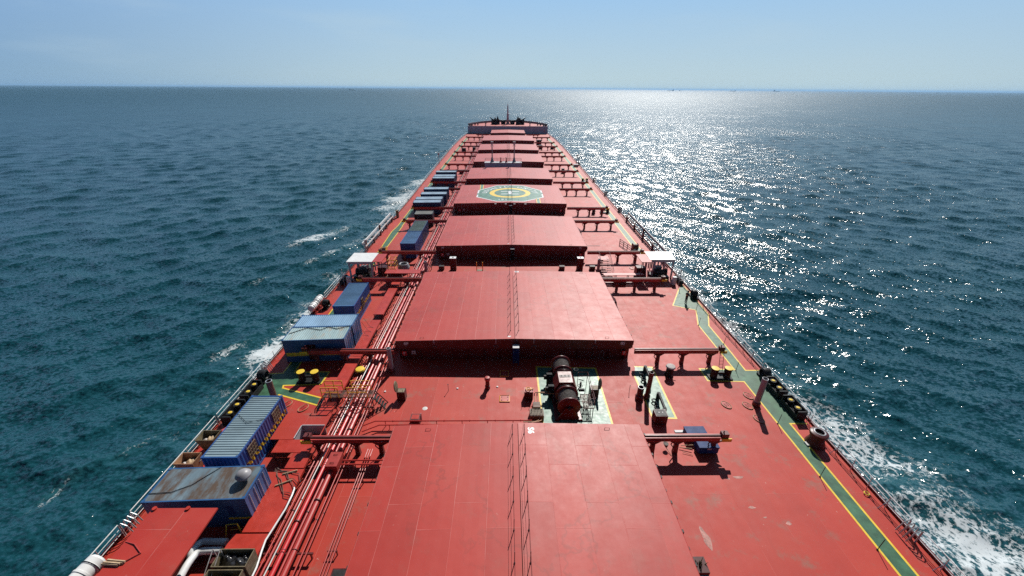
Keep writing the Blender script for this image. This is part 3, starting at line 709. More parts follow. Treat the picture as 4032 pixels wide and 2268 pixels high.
def make_container(key, label, x, y, rz, flags=(), L=6.06, W=2.44, H=2.6, group='shipping containers on the port deck', plain_roof=False):
    side, roof = CONT[key]; t = thing('shipping_container', label, 'container', (x, y, 0), rz, group)
    fr = MB(); hl, hw_ = L/2, W/2
    for sx in (-1, 1):
        for sy in (-1, 1):
            fr.box((sx*(hl-.05), sy*(hw_-.05), H/2), (.1, .1, H))
            fr.box((sx*(hl-.075), sy*(hw_-.075), H-.04), (.19, .17, .12)); fr.box((sx*(hl-.075), sy*(hw_-.075), .06), (.19, .17, .12))
    for sy in (-1, 1): fr.box((0, sy*(hw_-.04), H-.06), (L-.3, .08, .1)); fr.box((0, sy*(hw_-.05), .09), (L-.3, .1, .16))
    for sx in (-1, 1): fr.box((sx*(hl-.05), 0, H-.06), (.1, W-.3, .1)); fr.box((sx*(hl-.06), 0, .09), (.12, W-.3, .16))
    fr.build('frame', side, t, flat=True)
    pr = corr(L-.2, .215 if not plain_roof else .9, .036 if not plain_roof else .008)
    f = lambda u, d, a: (-hl+.1+u, a, H-.012+d); panel(pr, f, -hw_+.08, hw_-.08).build('roof', roof, t, flat=True)
    wv = corr(L-.2, .29, .05)
    for s in (-1, 1):
        f = lambda u, d, a, s=s: (-hl+.1+u, s*(hw_-.02+d), a)
        if 'band' in flags:
            panel(wv, f, 1.3, H-.1).build('side_wall', side, t, flat=True); b = panel(wv, f, .17, .86).build('side_wall', side, t, flat=True)
            panel(wv, f, .86, 1.3).build('hazard_band', M['hazard'], t, flat=True)
        else: panel(wv, f, .17, H-.1).build('side_wall', side, t, flat=True)
    we = corr(W-.2, .26, .045)
    f = lambda u, d, a: (-hl+.04-d, -hw_+.1+u, a); panel(we, f, .17, H-.1).build('end_wall', side, t, flat=True)
    for s in (-1, 1):
        d = MB(); d.box((hl-.04, s*(W/4-.03), H/2+.02), (.05, W/2-.14, H-.34)); do = d.build('door', side, t, flat=True)
        lb = MB()
        for q in (.28, .8): lb.tube((hl+.02, s*q, .2), (hl+.02, s*q, H-.2), .022, 6)
        each(lb, 'lock_bar', M['galv'], do)
    for fl in flags:
        if isinstance(fl, tuple) and fl[0] == 'window':    # side (+1/-1), u0, u1, z0, z1
            _, s, u0, u1, z0, z1 = fl; yy = s*(hw_+.01)
            w_ = MB(); w_.b2(u0, u1, min(yy-.02*s, yy+.03*s), max(yy-.02*s, yy+.03*s), z0, z1); wo = w_.build('window', M['brown'], t, flat=True)
            g = MB(); n = 4
            for i in range(n+1): xx = u0+(u1-u0)*i/n; g.tube((xx, yy+.05*s, z0), (xx, yy+.05*s, z1), .014, 5)
            for i in range(4): zz = z0+(z1-z0)*i/3; g.tube((u0, yy+.05*s, zz), (u1, yy+.05*s, zz), .014, 5)
            g.build('grille', M['khaki'], wo)
        if isinstance(fl, tuple) and fl[0] == 'doorway':
            _, s, u0, u1, z0, z1 = fl; yy = s*(hw_+.012)
            MB().b2(u0, u1, min(yy, yy+.03*s), max(yy, yy+.03*s), z0, z1).build('doorway', M['maroon'], t, flat=True)
        if isinstance(fl, tuple) and fl[0] == 'flatside':
            s = fl[1]; yy = s*(hw_-.004); MB().b2(-hl+.1, hl-.1, min(yy, yy+.01*s), max(yy, yy+.01*s), .17, H-.11).build('side_plate', side, t, flat=True)
        if isinstance(fl, tuple) and fl[0] == 'flatband':
            s = fl[1]; yy = s*(hw_+.008); MB().b2(-hl+.1, hl-.1, min(yy, yy+.012*s), max(yy, yy+.012*s), .70, 1.12).build('yellow_band', M['yellow'], t, flat=True)
    return t
H90 = R(90)
c1 = make_container('rusty_grey', 'rust streaked grey container with a cowl vent on its roof, lying athwartships', -19.85, 17.15, R(2), (('flatside', 1), ('flatside', -1)), plain_roof=True)
# faint ribs, patches: cowl vent
v = MB(); v.lathe([(.16,0),(.16,.25),(.2,.3),(.42,.34),(.46,.46),(.32,.66),(.12,.74)], (2.35, .15, 2.59), 20); v.build('cowl_vent', M['grey'], c1)
MB().b2(1.6, 3.0, -1.245, -1.225, .75, .9).build('yellow_band', M['yellow'], c1, flat=True)
v = MB(); v.b2(1.75, 2.15, -1.24, -1.222, 1.1, 2.0); v.build('patch', M['bluebox'], c1, flat=True)
make_container('blue_grey', 'blue container with grey ribbed roof, barred windows and yellow hazard stripe', -20.25, 22.1, H90, ('band', ('window', -1, -2.1, -1.15, 1.4, 2.3), ('window', -1, 1.2, 2.15, 1.4, 2.35)))
make_container('pale_teal', 'rusty pale teal container with a doorway and yellow band facing aft, lying athwartships', -20.1, 34.35, R(3), (('flatside', -1), ('flatband', -1), ('doorway', -1, -.75, .1, .2, 2.05), 'band'))
make_container('light_blue', 'light blue ribbed roof container tight behind the rusty teal one, lying athwartships', -20.15, 36.85, R(2.6), ('band',))
make_container('mid_blue', 'mid blue container with corrugated roof and yellow stripe, lying fore and aft beside raft canisters', -19.65, 43.0, R(92), ('band', ('window', -1, -.6, .1, .9, 2.1)))
make_container('plain_blue', 'smooth blue roof container with white trimmed edges beyond the port canopy', -16.8, 63.6, R(90.5), ())
make_container('olive_grey', 'weathered olive grey roof container end to end with a blue one', -16.85, 69.9, R(90.5), ())
make_container('dark_olive', 'small dark brown roofed container in the shadow beyond the olive one', -17.4, 78.4, R(2), (), L=3.6)
make_container('silver_blue', 'silver blue container aftmost of the row beside the helicopter pad', -18.35, 87.4, R(4), ())
make_container('silver_blue', 'silver blue container second of the athwart row beside the helicopter pad', -18.4, 90.3, R(4), ())
make_container('silver_blue', 'silver blue container third of the athwart row beside the helicopter pad', -18.1, 95.0, R(3), ())
make_container('silver_blue', 'silver blue container forwardmost of the athwart row beside the helicopter pad', -18.35, 100.2, R(3), ())
make_container('silver_blue', 'grey blue container nearer of the far pair past the helicopter pad', -18.45, 113.6, R(2), ())
make_container('silver_blue', 'grey blue container middle of the far group past the helicopter pad', -18.5, 116.6, R(2), ())
make_container('silver_blue', 'grey blue container forwardmost of all, behind its twin', -18.9, 122.6, R(2), ())
# cable lying over the two athwart roofs
tag(MB().path([(-22.9,34.2,2.61),(-21.5,35.3,2.63),(-20,34.9,2.62),(-19.4,35.5,2.62),(-18.4,35.1,2.62),(-17.3,35.7,2.65),(-16.9,35.5,1.6)], .035, 6).build('cable', M['dark']), 'dark cable snaking over the pale teal container roof', 'cable')
tag(MB().path([(-22.8,16.4,2.62),(-21.5,16.5,2.62),(-20.6,17.0,2.62),(-19.6,18.3,2.62)], .02, 6).build('cable', M['black']), 'thin black cable lying across the rust streaked grey container roof', 'cable')
tag(MB().path([(-18.9,22.6,2.62),(-20.2,22.2,2.64),(-21.4,23.1,2.62)], .015, 5).build('cable', M['black']), 'thin lashing line across the grey ribbed container roof', 'cable')

# ---------------------------------------------------------------- fore-and-aft pipes on the port side
pipes = [(-14.78,.05,.72,'pipered','thin red deck pipe, outermost of the port bundle'),(-14.5,.065,.72,'pipered','red deck pipe second from outboard in the port bundle'),
         (-14.2,.04,.92,'pwhite','pale thin pipe riding highest in the port bundle'),(-13.88,.13,.75,'firered','thick bright red pipe beside the pale thin one'),
         (-13.55,.075,.70,'pipered','medium red pipe between the two thick ones'),(-13.2,.17,.80,'pipered','thickest red pipe of the port bundle'),
         (-12.78,.045,.62,'pipered','thin red pipe just inboard of the thickest one'),(-12.55,.035,.60,'pipered','thinnest red conduit inboard in the port bundle')]
for x, r, z, mt, lab in pipes:
    t = thing('deck_pipe', lab, 'pipe', (x, 0, z), group='long pipes along the port deck')
    mb = MB(); yb = 19.4 if False else 2
    segs = [2+i*6.0 for i in range(24)]
    mb.tube((0, 2, 0), (0, 242, 0), r, 10)
    mb.build('pipe', M[mt], t)
    fl = MB()
    for y in segs: fl.tube((0, y+1.5+x % 1*2, 0), (0, y+1.56+x % 1*2, 0), r*1.45, 10)
    each(fl, 'flange', M['dred'], t)
for x, r, z, lab in [(-11.35,.035,.45,'thin conduit beside the hatch, outer of three'),(-11.18,.03,.45,'thin conduit beside the hatch, middle of three'),(-11.0,.035,.45,'thin conduit beside the hatch, inner of three')]:
    mb = MB().tube((x, 2, z), (x, 21.6, z), r, 8)
    tag(mb.build('conduit', M['pipered']), 'red '+lab, 'pipe', 'thin conduits beside the aftmost hatch')
ps = MB()
ps.box((-13.65, 0, .5), (2.9, .1, .1)); 
for x in (-15.0, -12.35): ps.box((x, 0, .24), (.08, .08, .48))
for x in (-13.88, -13.2): ps.torus((x, 0, .78), .2, .02, 0, math.pi, 8, 'XZ', 5)
pr = ps.build('pipe_support', M['dred'], None, flat=True); pr.location = (0, 8, 0)
SUPP = 'low red cross frame carrying the long pipes on the port deck'
tag(pr, SUPP, 'pipe support', 'low frames under the port pipes')
for i in range(1, 40): c = pr.copy(); COL.objects.link(c); c.location = (0, 8+6*i, 0)
for i, y in enumerate((8.8, 14.2, 19.0)):
    q = MB(); q.box((-11.18, 0, .38), (.6, .06, .06)); q.box((-11.42,0,.18), (.06,.06,.36)); q.box((-10.94,0,.18), (.06,.06,.36)); q.shift((0,y,0))
    tag(q.build('conduit_support', M['dred'], None, flat=True), 'small red stand under the three thin conduits beside the aftmost hatch', 'pipe support', 'stands under the thin conduits')
# box over the pipes
t = thing('pipe_box', 'red steel box straddling the pipes beside the aftmost beam', 'box', (-13.15, 20, 0)); 
MB().b2(-.42,.42,-.62,.62,.75,1.3).b2(-.38,.38,-.6,-.55,0,.75).build('body', M['red2'], t, flat=True)
q = MB()
for yy in (-.35,.35): q.path([(-.12,yy,1.3),(-.12,yy,1.36),(.12,yy,1.36),(.12,yy,1.3)], .02, 6)
each(q, 'handle', M['dred'], t)
for x0, x1, y, z, lab in [(-12.7,-9.4,20.3,.8,'farther'),(-12.7,-9.4,19.95,.8,'nearer')]:
    tag(MB().tube((x0,y,z), (x1,y,z), .055, 8).tube((-10.2,y,z),(-10.2,y,0),.03,6).tube((-11.9,y,z),(-11.9,y,0),.03,6).build('cross_pipe', M['pipered']), 'red athwart pipe from the pipe box to the aftmost hatch, %s of two' % lab, 'pipe')
for y, z, xs in [(24.35,.55,(-11.6,1.25)),(24.05,.42,(-11.2,2.0))]:
    mb = MB().path([(xs[0]-1.2,y-.7,z),(xs[0],y,z),(xs[1],y,z)], .05, 8)
    for k in range(6): xx = xs[0]+.8+k*2.1; mb.tube((xx,y,z),(xx,y,0),.03,6); mb.tube((xx+.6,y,z),(xx+.66,y,z),.085,8)
    tag(mb.build('cross_pipe', M['pipered']), 'long red athwart pipe from the winch valves to port, '+('upper of two' if z > .5 else 'lower of two'), 'pipe')

# ---------------------------------------------------------------- raised cable trunk on the port side
def trunk(x0, x1, y0, y1, label, z=.9):
    t = thing('cable_tray', label, 'cable tray', ((x0+x1)/2, (y0+y1)/2, 0), group='raised red cable trunks along the port deck')
    hx, hy = (x1-x0)/2, (y1-y0)/2
    MB().b2(-hx, hx, -hy, hy, z-.06, z).b2(-hx,-hx+.04,-hy,hy,z-.2,z-.06).b2(hx-.04,hx,-hy,hy,z-.2,z-.06).build('top_plate', M['red'], t, flat=True)
    n = max(2, int((y1-y0)/1.6)+1); lg = MB()
    for i in range(n):
        y = -hy+.1+(2*hy-.2)*i/(n-1)
        for s in (-1, 1): lg.box((s*(hx-.05), y, (z-.2)/2), (.07, .07, z-.2)); 
        lg.tube((hx-.05, y, z-.2), (hx+.22, y+.2, .02), .03, 5)
    lg.build('legs', M['dred'], t, flat=True)
    return t
for a in [(-17.3,-15.2,8,14.95,'wide red trunk plate beside the open waste skip aftmost'),(-16.85,-15.1,15.05,19.5,'red trunk plate beside the rust streaked container'),(-16.55,-15.2,19.6,20.9,'short red trunk plate under the shadow of the aftmost port beam'),
          (-18.2,-15.45,20.95,22.15,'broad red plate beside the hazard striped container, before the square opening'),
          (-16.5,-15.4,24.65,26.2,'short red trunk plate just before the yellow catwalk'),(-16.55,-15.4,27.25,32.7,'red trunk plate running from the yellow catwalk under the second port beam'),
          (-16.55,-15.4,32.8,39.7,'red trunk plate beside the two athwart containers'),(-16.65,-15.5,41.0,47.9,'red trunk plate beside the mid blue container'),(-16.7,-15.55,48.6,50.1,'short red trunk plate before the port valve platform')]:
    trunk(*a)
t = thing('deck_platform', 'red platform with a square opening beside the blue hazard striped container', 'platform', (-17, 23.4, 0))
pl = MB(); z0, z1 = .82, .88
pl.b2(-1.95,1.75,.2,1.5,z0,z1); pl.b2(-1.95,-.1,-1.2,.2,z0,z1); pl.b2(1.68,1.75,-1.2,.2,z0,z1); pl.build('plate', M['deck'], t, flat=True)
cm = MB(); cm.b2(-.16,-.1,-1.15,.14,.0,.95); cm.b2(-.1,1.68,.14,.2,.0,.95); cm.build('opening_rim', M['lgrey'], t, flat=True)
# row of bollard-like valves further forward, small boxes beside the pipes
rb = random.Random(3)
vt = thing('valve_group', 'x', 'valve', (0,0,0), group='valve clusters inboard of the port pipes')
q = MB(); q.cyl((0,0,0), .16, .5, 12); q.cyl((0,0,.5), .24, .06, 12); q.tube((-.5,0,.3),(.5,0,.3),.09,8); q.tube((0,0,.5),(0,0,.95),.03,6); q.build('valve_body', M['dred'], vt)
q = MB(); q.torus((0,0,.95), .2, .025, n=14); q.tube((-.2,0,.95),(.2,0,.95),.015,5); q.tube((0,-.2,.95),(0,.2,.95),.015,5); q.build('handwheel', M['maroon'], vt)
spots = [(-12.4,36.2,'abreast of the near part'),(-12.45,39.5,'abreast of the middle part'),(-12.35,44.2,'abreast of the far part')]
VN = ['red pipe valve with handwheel wedged beside hatch 8, aftmost one','red pipe valve with handwheel beside hatch 8, middle one','red pipe valve with handwheel beside hatch 8, forward one','red pipe valve with handwheel in the gap under the port valve platform','red pipe valve with handwheel beside hatch 7, nearer one','red pipe valve with handwheel beside hatch 7, farther one']
for i, (x, y) in enumerate([(-12.65,35.6),(-12.65,39.8),(-12.65,44.6),(-13.0,52.2),(-12.7,64),(-12.7,70.5)]):
    if i == 0: vt.location = (x,y,0); vt['label'] = VN[0]
    else: dup(vt, (x,y,0), rz=rb.random(), label=VN[i])

# ---------------------------------------------------------------- yellow-railed catwalk over the pipes
t = thing('catwalk', 'brown grating catwalk with orange yellow handrails bridging the port pipes', 'catwalk', (-14.4, 26.7, 0))
g = MB()
for i in range(42): x = -2.05+i*.1; g.b2(x, x+.035, -.42, .42, 1.36, 1.4)
for y in (-.42, 0, .38): g.b2(-2.07, 2.1, y, y+.04, 1.3, 1.36)
g.build('grating', M['brown'], t, flat=True)
def hand(pts, nm='handrail'):
    h = MB()
    for z in (2.4, 1.9): h.path([(x, y, z) for x, y in pts], .042, 6)
    for x, y in pts: h.tube((x, y, 1.3), (x, y, 2.4), .042, 6)
    h.build(nm, M['orange'], t)
hand([(-2.1,-.45),(-1.4,-.45),(-.7,-.45)]); hand([(-2.15,.45),(-1.4,.45),(-.65,.45)]); hand([(.1,-.45),(.9,-.45),(1.7,-.45)]); hand([(.12,.45),(.9,.45),(1.75,.45)])
lg = MB()
for x in (-2.0, 0, 2.05):
    for y in (-.38, .38): lg.tube((x, y, 0), (x, y, 1.32), .04, 6)
each(lg, 'leg', M['brown'], t)
for s in (-1, 1):
    st = MB()
    for i in range(5): st.box((s*2.1+s*.17*(i+.5), 0, 1.3-.26*(i+1)), (.2, .75, .03))
    for y in (-.4, .4): st.tube((s*2.1, y, 1.32), (s*3.05, y, 0), .04, 6)
    st.build('steps', M['dark'], t)

# ---------------------------------------------------------------- mooring winch
t = thing('mooring_winch', 'big dark red mooring winch with two rope drums on the green pad', 'winch', (4.4, 28.1, 0))
def disc(y, r, w_=.1, mt='winchred', nm='drum_flange', z=1.2):
    q = MB(); q.lathe([(r*.3,-w_/2-.02),(r*.97,-w_/2),(r,-w_/2+.02),(r,w_/2-.02),(r*.97,w_/2),(r*.3,w_/2+.02)], (0,y,z), 32, 'Y'); return q.build(nm, M[mt], t)
disc(-2.9, .98); disc(-1.45, 1.0); disc(1.45, .95); disc(2.95, .95); disc(-1.15, .8, .3, 'dred', 'brake_drum'); disc(1.1, .8, .3, 'dred', 'brake_drum')
for ya, yb, r in ((-2.85,-1.5,.74),(1.5,2.9,.70)):
    q = MB(); prof = []; n = 9
    for i in range(n):
        y0 = ya+(yb-ya)*i/n; dy = (yb-ya)/n
        prof += [(r, y0), (r+.055, y0+dy*.3), (r+.055, y0+dy*.7), (r, y0+dy*.98)]
    q.lathe(prof, (0,0,1.2), 28, 'Y'); q.build('rope_drum', M['rope'], t)
q = MB(); q.add([(-.85,-.75,.2),(.85,-.75,.2),(1.0,-.75,1.2),(.6,-.75,2.0),(-.6,-.75,2.0),(-1.0,-.75,1.2)]+[(-.85,.75,.2),(.85,.75,.2),(1.0,.75,1.2),(.6,.75,2.0),(-.6,.75,2.0),(-1.0,.75,1.2)],
    [(0,1,2,3,4,5),(6,11,10,9,8,7)]+[(i,i+6,(i+1)%6+6,(i+1)%6) for i in range(6)])
q.tube((0,-.95,1.2),(0,-.75,1.2),.55,20); q.tube((0,.95,1.2),(0,.75,1.2),.55,20); q.build('gearbox', M['winchred'], t, flat=True)
q = MB(); q.b2(-.5,.5,-.05,.25,2.0,2.03); cvr = q.build('inspection_cover', M['sail'], t, flat=True)
q = MB(); [q.cyl((x,.12,2.03), .05, .04, 8) for x in (-.33,0,.33)]; each(q, 'bolt', M['dark'], cvr)
for y, z in ((1.3,.9),(-.4,.95)):
    q = MB(); q.tube((-1.0,y,z),(-1.5,y,z),.42,6); q.tube((-1.5,y,z),(-1.75,y,z),.22,12); q.tube((-1.3,y,z),(-1.3,y,.1),.2,8); q.build('drive_motor', M['black'], t)
q = MB()
for y in (-3.1,-1.5,1.5,3.1):
    q.add([(-1.0,y-.06,0),(1.0,y-.06,0),(.32,y-.06,1.25),(-.32,y-.06,1.25),(-1.0,y+.06,0),(1.0,y+.06,0),(.32,y+.06,1.25),(-.32,y+.06,1.25)], [(0,1,2,3),(4,7,6,5),(0,4,5,1),(1,5,6,2),(2,6,7,3),(3,7,4,0)])
q.b2(-1.15,-.85,-3.3,3.2,.0,.18); q.b2(.85,1.15,-3.3,3.2,.0,.18); q.build('bed_frame', M['winchred'], t, flat=True)
q = MB(); q.tube((0,-3.2,1.2),(0,3.3,1.2),.12,12); q.build('shaft', M['dark'], t)
q = MB()
for y in (-1.15,1.1): q.torus((0,y,1.2), .86, .04, 0, 2*math.pi, 24, 'XZ', 6); q.tube((.85,y,1.2),(1.15,y,1.9),.04,6); q.torus((1.15,y,1.95), .2, .025, n=12)
q.build('brake_band', M['dark'], t)
pf = MB()
for i in range(8): pf.b2(1.3+i*.11, 1.35+i*.11, -2.6, -.9, .76, .8)
for y in (-2.6,-1.75,-.9): pf.b2(1.28,2.2,y-.03,y+.03,.7,.76); 
for x in (1.32,2.15):
    for y in (-2.55,-.95): pf.tube((x,y,0),(x,y,.72),.035,6)
pf.build('operator_platform', M['brown'], t, flat=True)
h = MB()
for z in (1.35,1.8): h.path([(1.3,-2.6,z),(2.2,-2.6,z),(2.2,.9,z),(1.35,.9,z)], .025, 6)
for x, y in ((1.3,-2.6),(2.2,-2.6),(2.2,-1.4),(2.2,-.3),(2.2,.9),(1.35,.9)): h.tube((x,y,.0 if y > -.8 else .76),(x,y,1.8),.025,6)
for x in (1.6,1.9): h.tube((x,-2.62,.76),(x-.1,-3.4,0),.025,6)
for i in range(4): h.tube((1.6-.025*i,-2.75-.18*i,.6-.18*i),(1.9-.025*i,-2.75-.18*i,.6-.18*i),.015,5)
h.build('handrail', M['dred'], t)
q = MB(); q.tube((1.2,-.6,1.0),(1.7,-.6,1.0),.14,10); q.tube((1.5,.2,.6),(1.5,.2,1.25),.09,8); q.tube((1.35,.5,1.3),(1.8,.5,1.15),.04,6); each(q, 'control_lever', M['dark'], t)
# valve station beside it
t = thing('hydraulic_valve_stand', 'rusty brown valve stand with bent pipes to port of the winch', 'valve stand', (1.75, 25.6, 0))
MB().b2(-.62,.55,-.75,.1,0,.55).b2(-.3,.32,.1,.75,0,.7).build('cabinet', M['brown'], t, flat=True)
q = MB()
for i in range(9): q.b2(-.58+i*.125,-.53+i*.125,-.7,.05,.55,.62)
each(q, 'fin', M['khaki'], t, flat=True)
q = MB()
for i, x in enumerate((-.12,.12)):
    q.path([(x,.3,.6),(x,1.6,.6),(x,1.75,.75),(x+.15,1.85,.8),(x+1.5,1.85-.2*i,.8)], .045, 8)
    q.path([(x+.2,-.7,.3),(x+.2,-1.0,.3),(x-.1,-1.2,.35),(-1.2,-1.25-.25*i,.4)], .05, 8)
q.path([(-.45,-.2,.55),(-.45,-.2,1.0),(.4,-.2,1.0),(.4,-.2,.55)], .02, 6); q.path([(-.4,.2,.55),(-.4,.2,.95),(.45,.2,.95),(.45,.2,.55)], .02, 6)
q.build('pipework', M['tan'], t)

# ---------------------------------------------------------------- ventilators and small deck fittings between hatches 9 and 8
def box_vent(x, y, label, leaf=-1, w=.72, d=.6, h=.95):
    t = thing('box_ventilator', label, 'ventilator', (x, y, 0), group='box ventilators with open lids')
    MB().b2(-w/2,w/2,-d/2,d/2,0,h).build('trunk', M['maroon'], t, flat=True)
    MB().b2(-w/2+.06,w/2-.06,-d/2+.06,d/2-.06,h,h+.012).build('mesh_screen', M['khaki'], t, flat=True)
    q = MB(); q.lathe([(.02,-.05),(.42,-.04),(.46,0),(.42,.05),(.02,.1)], (0,0,0), 20, 'X'); q.v = [(p[0]+leaf*(w/2+.12)+p[2]*.12*leaf, p[1]+.12, p[2]*1.15+h+.32) for p in q.v]; q.build('lid', M['khaki'], t)
    q = MB(); q.b2(min(leaf*w/2,leaf*(w/2+.14)), max(leaf*w/2,leaf*(w/2+.14)), -.05,.2,h-.15,h-.05); q.build('hinge', M['dark'], t, flat=True)
    q = MB()
    for s in (-1,1): q.tube((s*w*.3,-d/2-.02,h*.6),(s*w*.3,-d/2-.02,h+.35),.015,5)
    each(q, 'lid_stay', M['khaki'], t)
    return t
box_vent(-10.2, 27.6, 'dark red box ventilator with its leaf shaped lid open on the port side', -1)
box_vent(7.1, 27.9, 'dark red box ventilator with upright lid on the green pad to starboard of the winch', 1)
t = thing('pipe_ventilator', 'short red round ventilator pipe with cap in mid deck', 'ventilator', (-2.6, 28.95, 0))
MB().lathe([(.24,0),(.24,.3),(.19,.32),(.19,.95),(.21,.97)], (0,0,0), 18).build('stack', M['dred'], t); MB().lathe([(.25,.97),(.27,1.0),(.27,1.2),(.2,1.28),(.05,1.3)], (0,0,0), 18).build('cap', M['red2'], t)
t = thing('hatch_ventilator', 'small orange topped ventilator box with handwheel to port of the winch', 'ventilator', (1.15, 27.7, 0))
MB().b2(-.38,.38,-.3,.3,0,.85).build('trunk', M['maroon'], t, flat=True); MB().b2(-.4,.4,-.32,.32,.85,.88).build('top', M['red2'], t, flat=True)
MB().torus((-.05,0,.98), .2, .04, n=16).torus((.3,.05,.98), .1, .03, n=12).tube((-.05,0,.88),(-.05,0,1.0),.04,6).build('handwheel', M['orange'], t)
q = MB(); [q.tube((s*.33,-.31,.4),(s*.33,-.31,1.3),.015,5) for s in (-1,1)]; each(q, 'stay', M['dark'], t)
t = thing('deck_box', 'small red box with a post beside the athwart pipes', 'box', (-8.4, 24.75, 0))
MB().b2(-.4,.4,-.35,.35,0,.6).build('body', M['dred'], t, flat=True); MB().b2(-.3,.3,-.25,.25,.6,.62).build('lid', M['red'], t, flat=True); MB().tube((.45,.2,0),(.45,.2,.8),.03,6).build('post', M['lgrey'], t)
def rect_hole(x, y, w, d, label):
    t = thing('access_cover', label, 'manhole cover', (x, y, 0), group='rectangular flush covers in mid deck')
    MB().prism([(-w/2,-d/2),(w/2,-d/2),(w/2,d/2),(-w/2,d/2)], .0, .05).build('plate', M['red'], t, flat=True)
    MB().path([(-w/2,-d/2,.05),(w/2,-d/2,.05),(w/2,d/2,.05),(-w/2,d/2,.05),(-w/2,-d/2+.01,.05)], .035, 6).build('rim', M['orange'], t)
    q = MB(); [q.cyl((sx*w*.3,sy*d*.25,.05), .04, .04, 8) for sx in (-1,1) for sy in (-1,1)]; each(q, 'bolt', M['dred'], t)
rect_hole(-1.0, 27.5, .88, .8, 'rectangular orange rimmed deck cover nearer the winch'); rect_hole(-1.05, 31.0, .82, .8, 'rectangular deck cover in the hatch shadow edge')
def oval(x, y, rz, label):
    t = thing('manhole_cover', label, 'manhole cover', (x, y, 0), rz, 'oval manhole covers')
    q = MB(); q.prism([(.46*math.cos(a), .32*math.sin(a)) for a in np.linspace(0, 2*math.pi, 28, endpoint=False)], 0, .05); q.build('plate', M['red'], t, flat=True)
    q = MB(); q.path([(.46*math.cos(a), .32*math.sin(a), .05) for a in np.linspace(0, 2*math.pi, 29)], .035, 6); q.build('rim', M['tan'], t)
    q = MB(); q.path([(-.15,-.12,.05),(-.15,-.12,.1),(.15,-.12,.1),(.15,-.12,.05)], .018, 5); q.path([(-.15,.12,.05),(-.15,.12,.1),(.15,.12,.1),(.15,.12,.05)], .018, 5); q.build('handle', M['dred'], t)
oval(18.65,26.6,R(115),'oval manhole furthermost inboard of the starboard cluster'); oval(20.5,26.5,R(115),'oval manhole to port of the tall starboard pipe'); oval(21.25,27.75,R(115),'oval manhole touching the walkway border by the tall starboard pipe'); oval(20.6,24.9,R(115),'oval manhole under the shadow of the tall starboard pipe')
oval(-18.5,26.4,R(60),'oval manhole between the hazard striped container and catwalk steps'); oval(-20.15,26.9,R(60),'oval manhole half hidden by the end of the hazard striped container'); oval(18.7,56.6,R(90),'oval manhole near the starboard stairs'); 
for i, (x, y) in enumerate([(-12.0,28.5),(-5.4,28.9),(-1.7,29.1)]):
    tag(MB().lathe([(.09,0),(.1,.05),(.06,.08)], (x,y,0), 12).build('sounding_cap', M['white']), ['small white deck cap by the port pipes','small white deck cap between the thin rod and the round vent','small white deck cap to starboard of the round vent'][i], 'deck cap', 'small white deck caps')
tag(MB().tube((-6.2,28.6,0),(-6.2,28.6,.75),.02,6).cyl((-6.2,28.6,.72),.05,.05,8).build('rod', M['dark']), 'thin upright rod casting a short shadow in mid deck', 'rod')
tag(MB().tube((10.5,28.4,0),(10.5,28.4,.75),.02,6).cyl((10.5,28.4,.7),.04,.05,8).build('rod', M['dark']), 'thin upright rod between winch pad and davit post', 'rod')
tag(MB().lathe([(.22,.001),(.2,.006)], (-7.95,26.35,0), 20).build('paint_spot', M['pwhite']), 'pale round paint spot on the red deck', 'paint spot')
# step stands at the hatch ends
def stand(x, y, label, mt='bluebox'):
    t = thing('step_stand', label, 'step stand', (x, y, 0), group='step stands at the hatch ends')
    q = MB()
    for sx in (-.28,.28):
        for yy in (0,.55): q.tube((sx,yy,0),(sx,yy,2.1),.035,6)
    for i in range(6): q.b2(-.3,.3,-.02,.1+.02*i,.3+.3*i,.33+.3*i)
    q.build('frame', M[mt], t, flat=True)
    MB().b2(-.32,.32,-.02,.6,2.08,2.13).build('top_step', M['lgrey'], t, flat=True); MB().b2(-.3,.3,.5,.56,.1,2.05).build('back_panel', M[mt], t, flat=True)
stand(.1, 32.35, 'blue step stand against the end of hatch 8'); stand(.1, 59.3, 'dark step stand with white top against the end of hatch 7', 'black'); stand(.1, 85.6, 'dark step stand with white top under the helicopter pad edge', 'black'); stand(.1, 112.2, 'far dark step stand against the hatch beyond the helicopter pad', 'black')
# davit post, stub pipes, chain stopper gear, cabinet by the small green pad
def open_pipe(x, y, r, h, label, mt, rim='lgrey', lean=(0,0), base='dred', cat='pipe post'):
    t = thing('pipe_post', label, cat, (x, y, 0))
    q = MB(); q.tube((0,0,.0),(lean[0],lean[1],h),r,20,cap=False); q.tube((0,0,.1),(lean[0],lean[1],h-.05),r*.82,20,cap=False); q.build('pipe', M[mt], t)
    a = Vector((lean[0],lean[1],h)); q = MB(); q.torus(a, r*.91, r*.13, n=20); q.build('rim', M[rim], t)
    MB().lathe([(r*1.35,0),(r*1.35,.35),(r*1.05,.45)], (0,0,0), 16).build('socket', M[base], t)
    MB().cyl((lean[0]*.85,lean[1]*.85,h*.86), r*.84, .02, 16).build('plug', M['black'], t)
open_pipe(21.3, 26.6, .24, 2.95, 'tall open grey brown pipe post beside the starboard walkway', 'grey')
open_pipe(-20.95, 26.75, .25, 2.75, 'tall open rusty pipe post behind the hazard striped container', 'brown', 'galv')
open_pipe(-12.1, 31.4, .2, 2.8, 'tall grey pipe post at the port corner of hatch 8', 'grey')
open_pipe(11.85, 27.55, .2, 2.9, 'tall dark red davit post over the small green pad', 'dred', 'dred')
open_pipe(11.15, 27.5, .27, 1.3, 'short fat open pipe to port of the davit post', 'maroon', 'white')
open_pipe(13.05, 54.9, .22, 2.2, 'short grey pipe post at the starboard corner beyond hatch 8', 'grey')
open_pipe(-12.75, 54.0, .24, 2.2, 'grey pipe post at the port corner beyond hatch 8', 'grey')
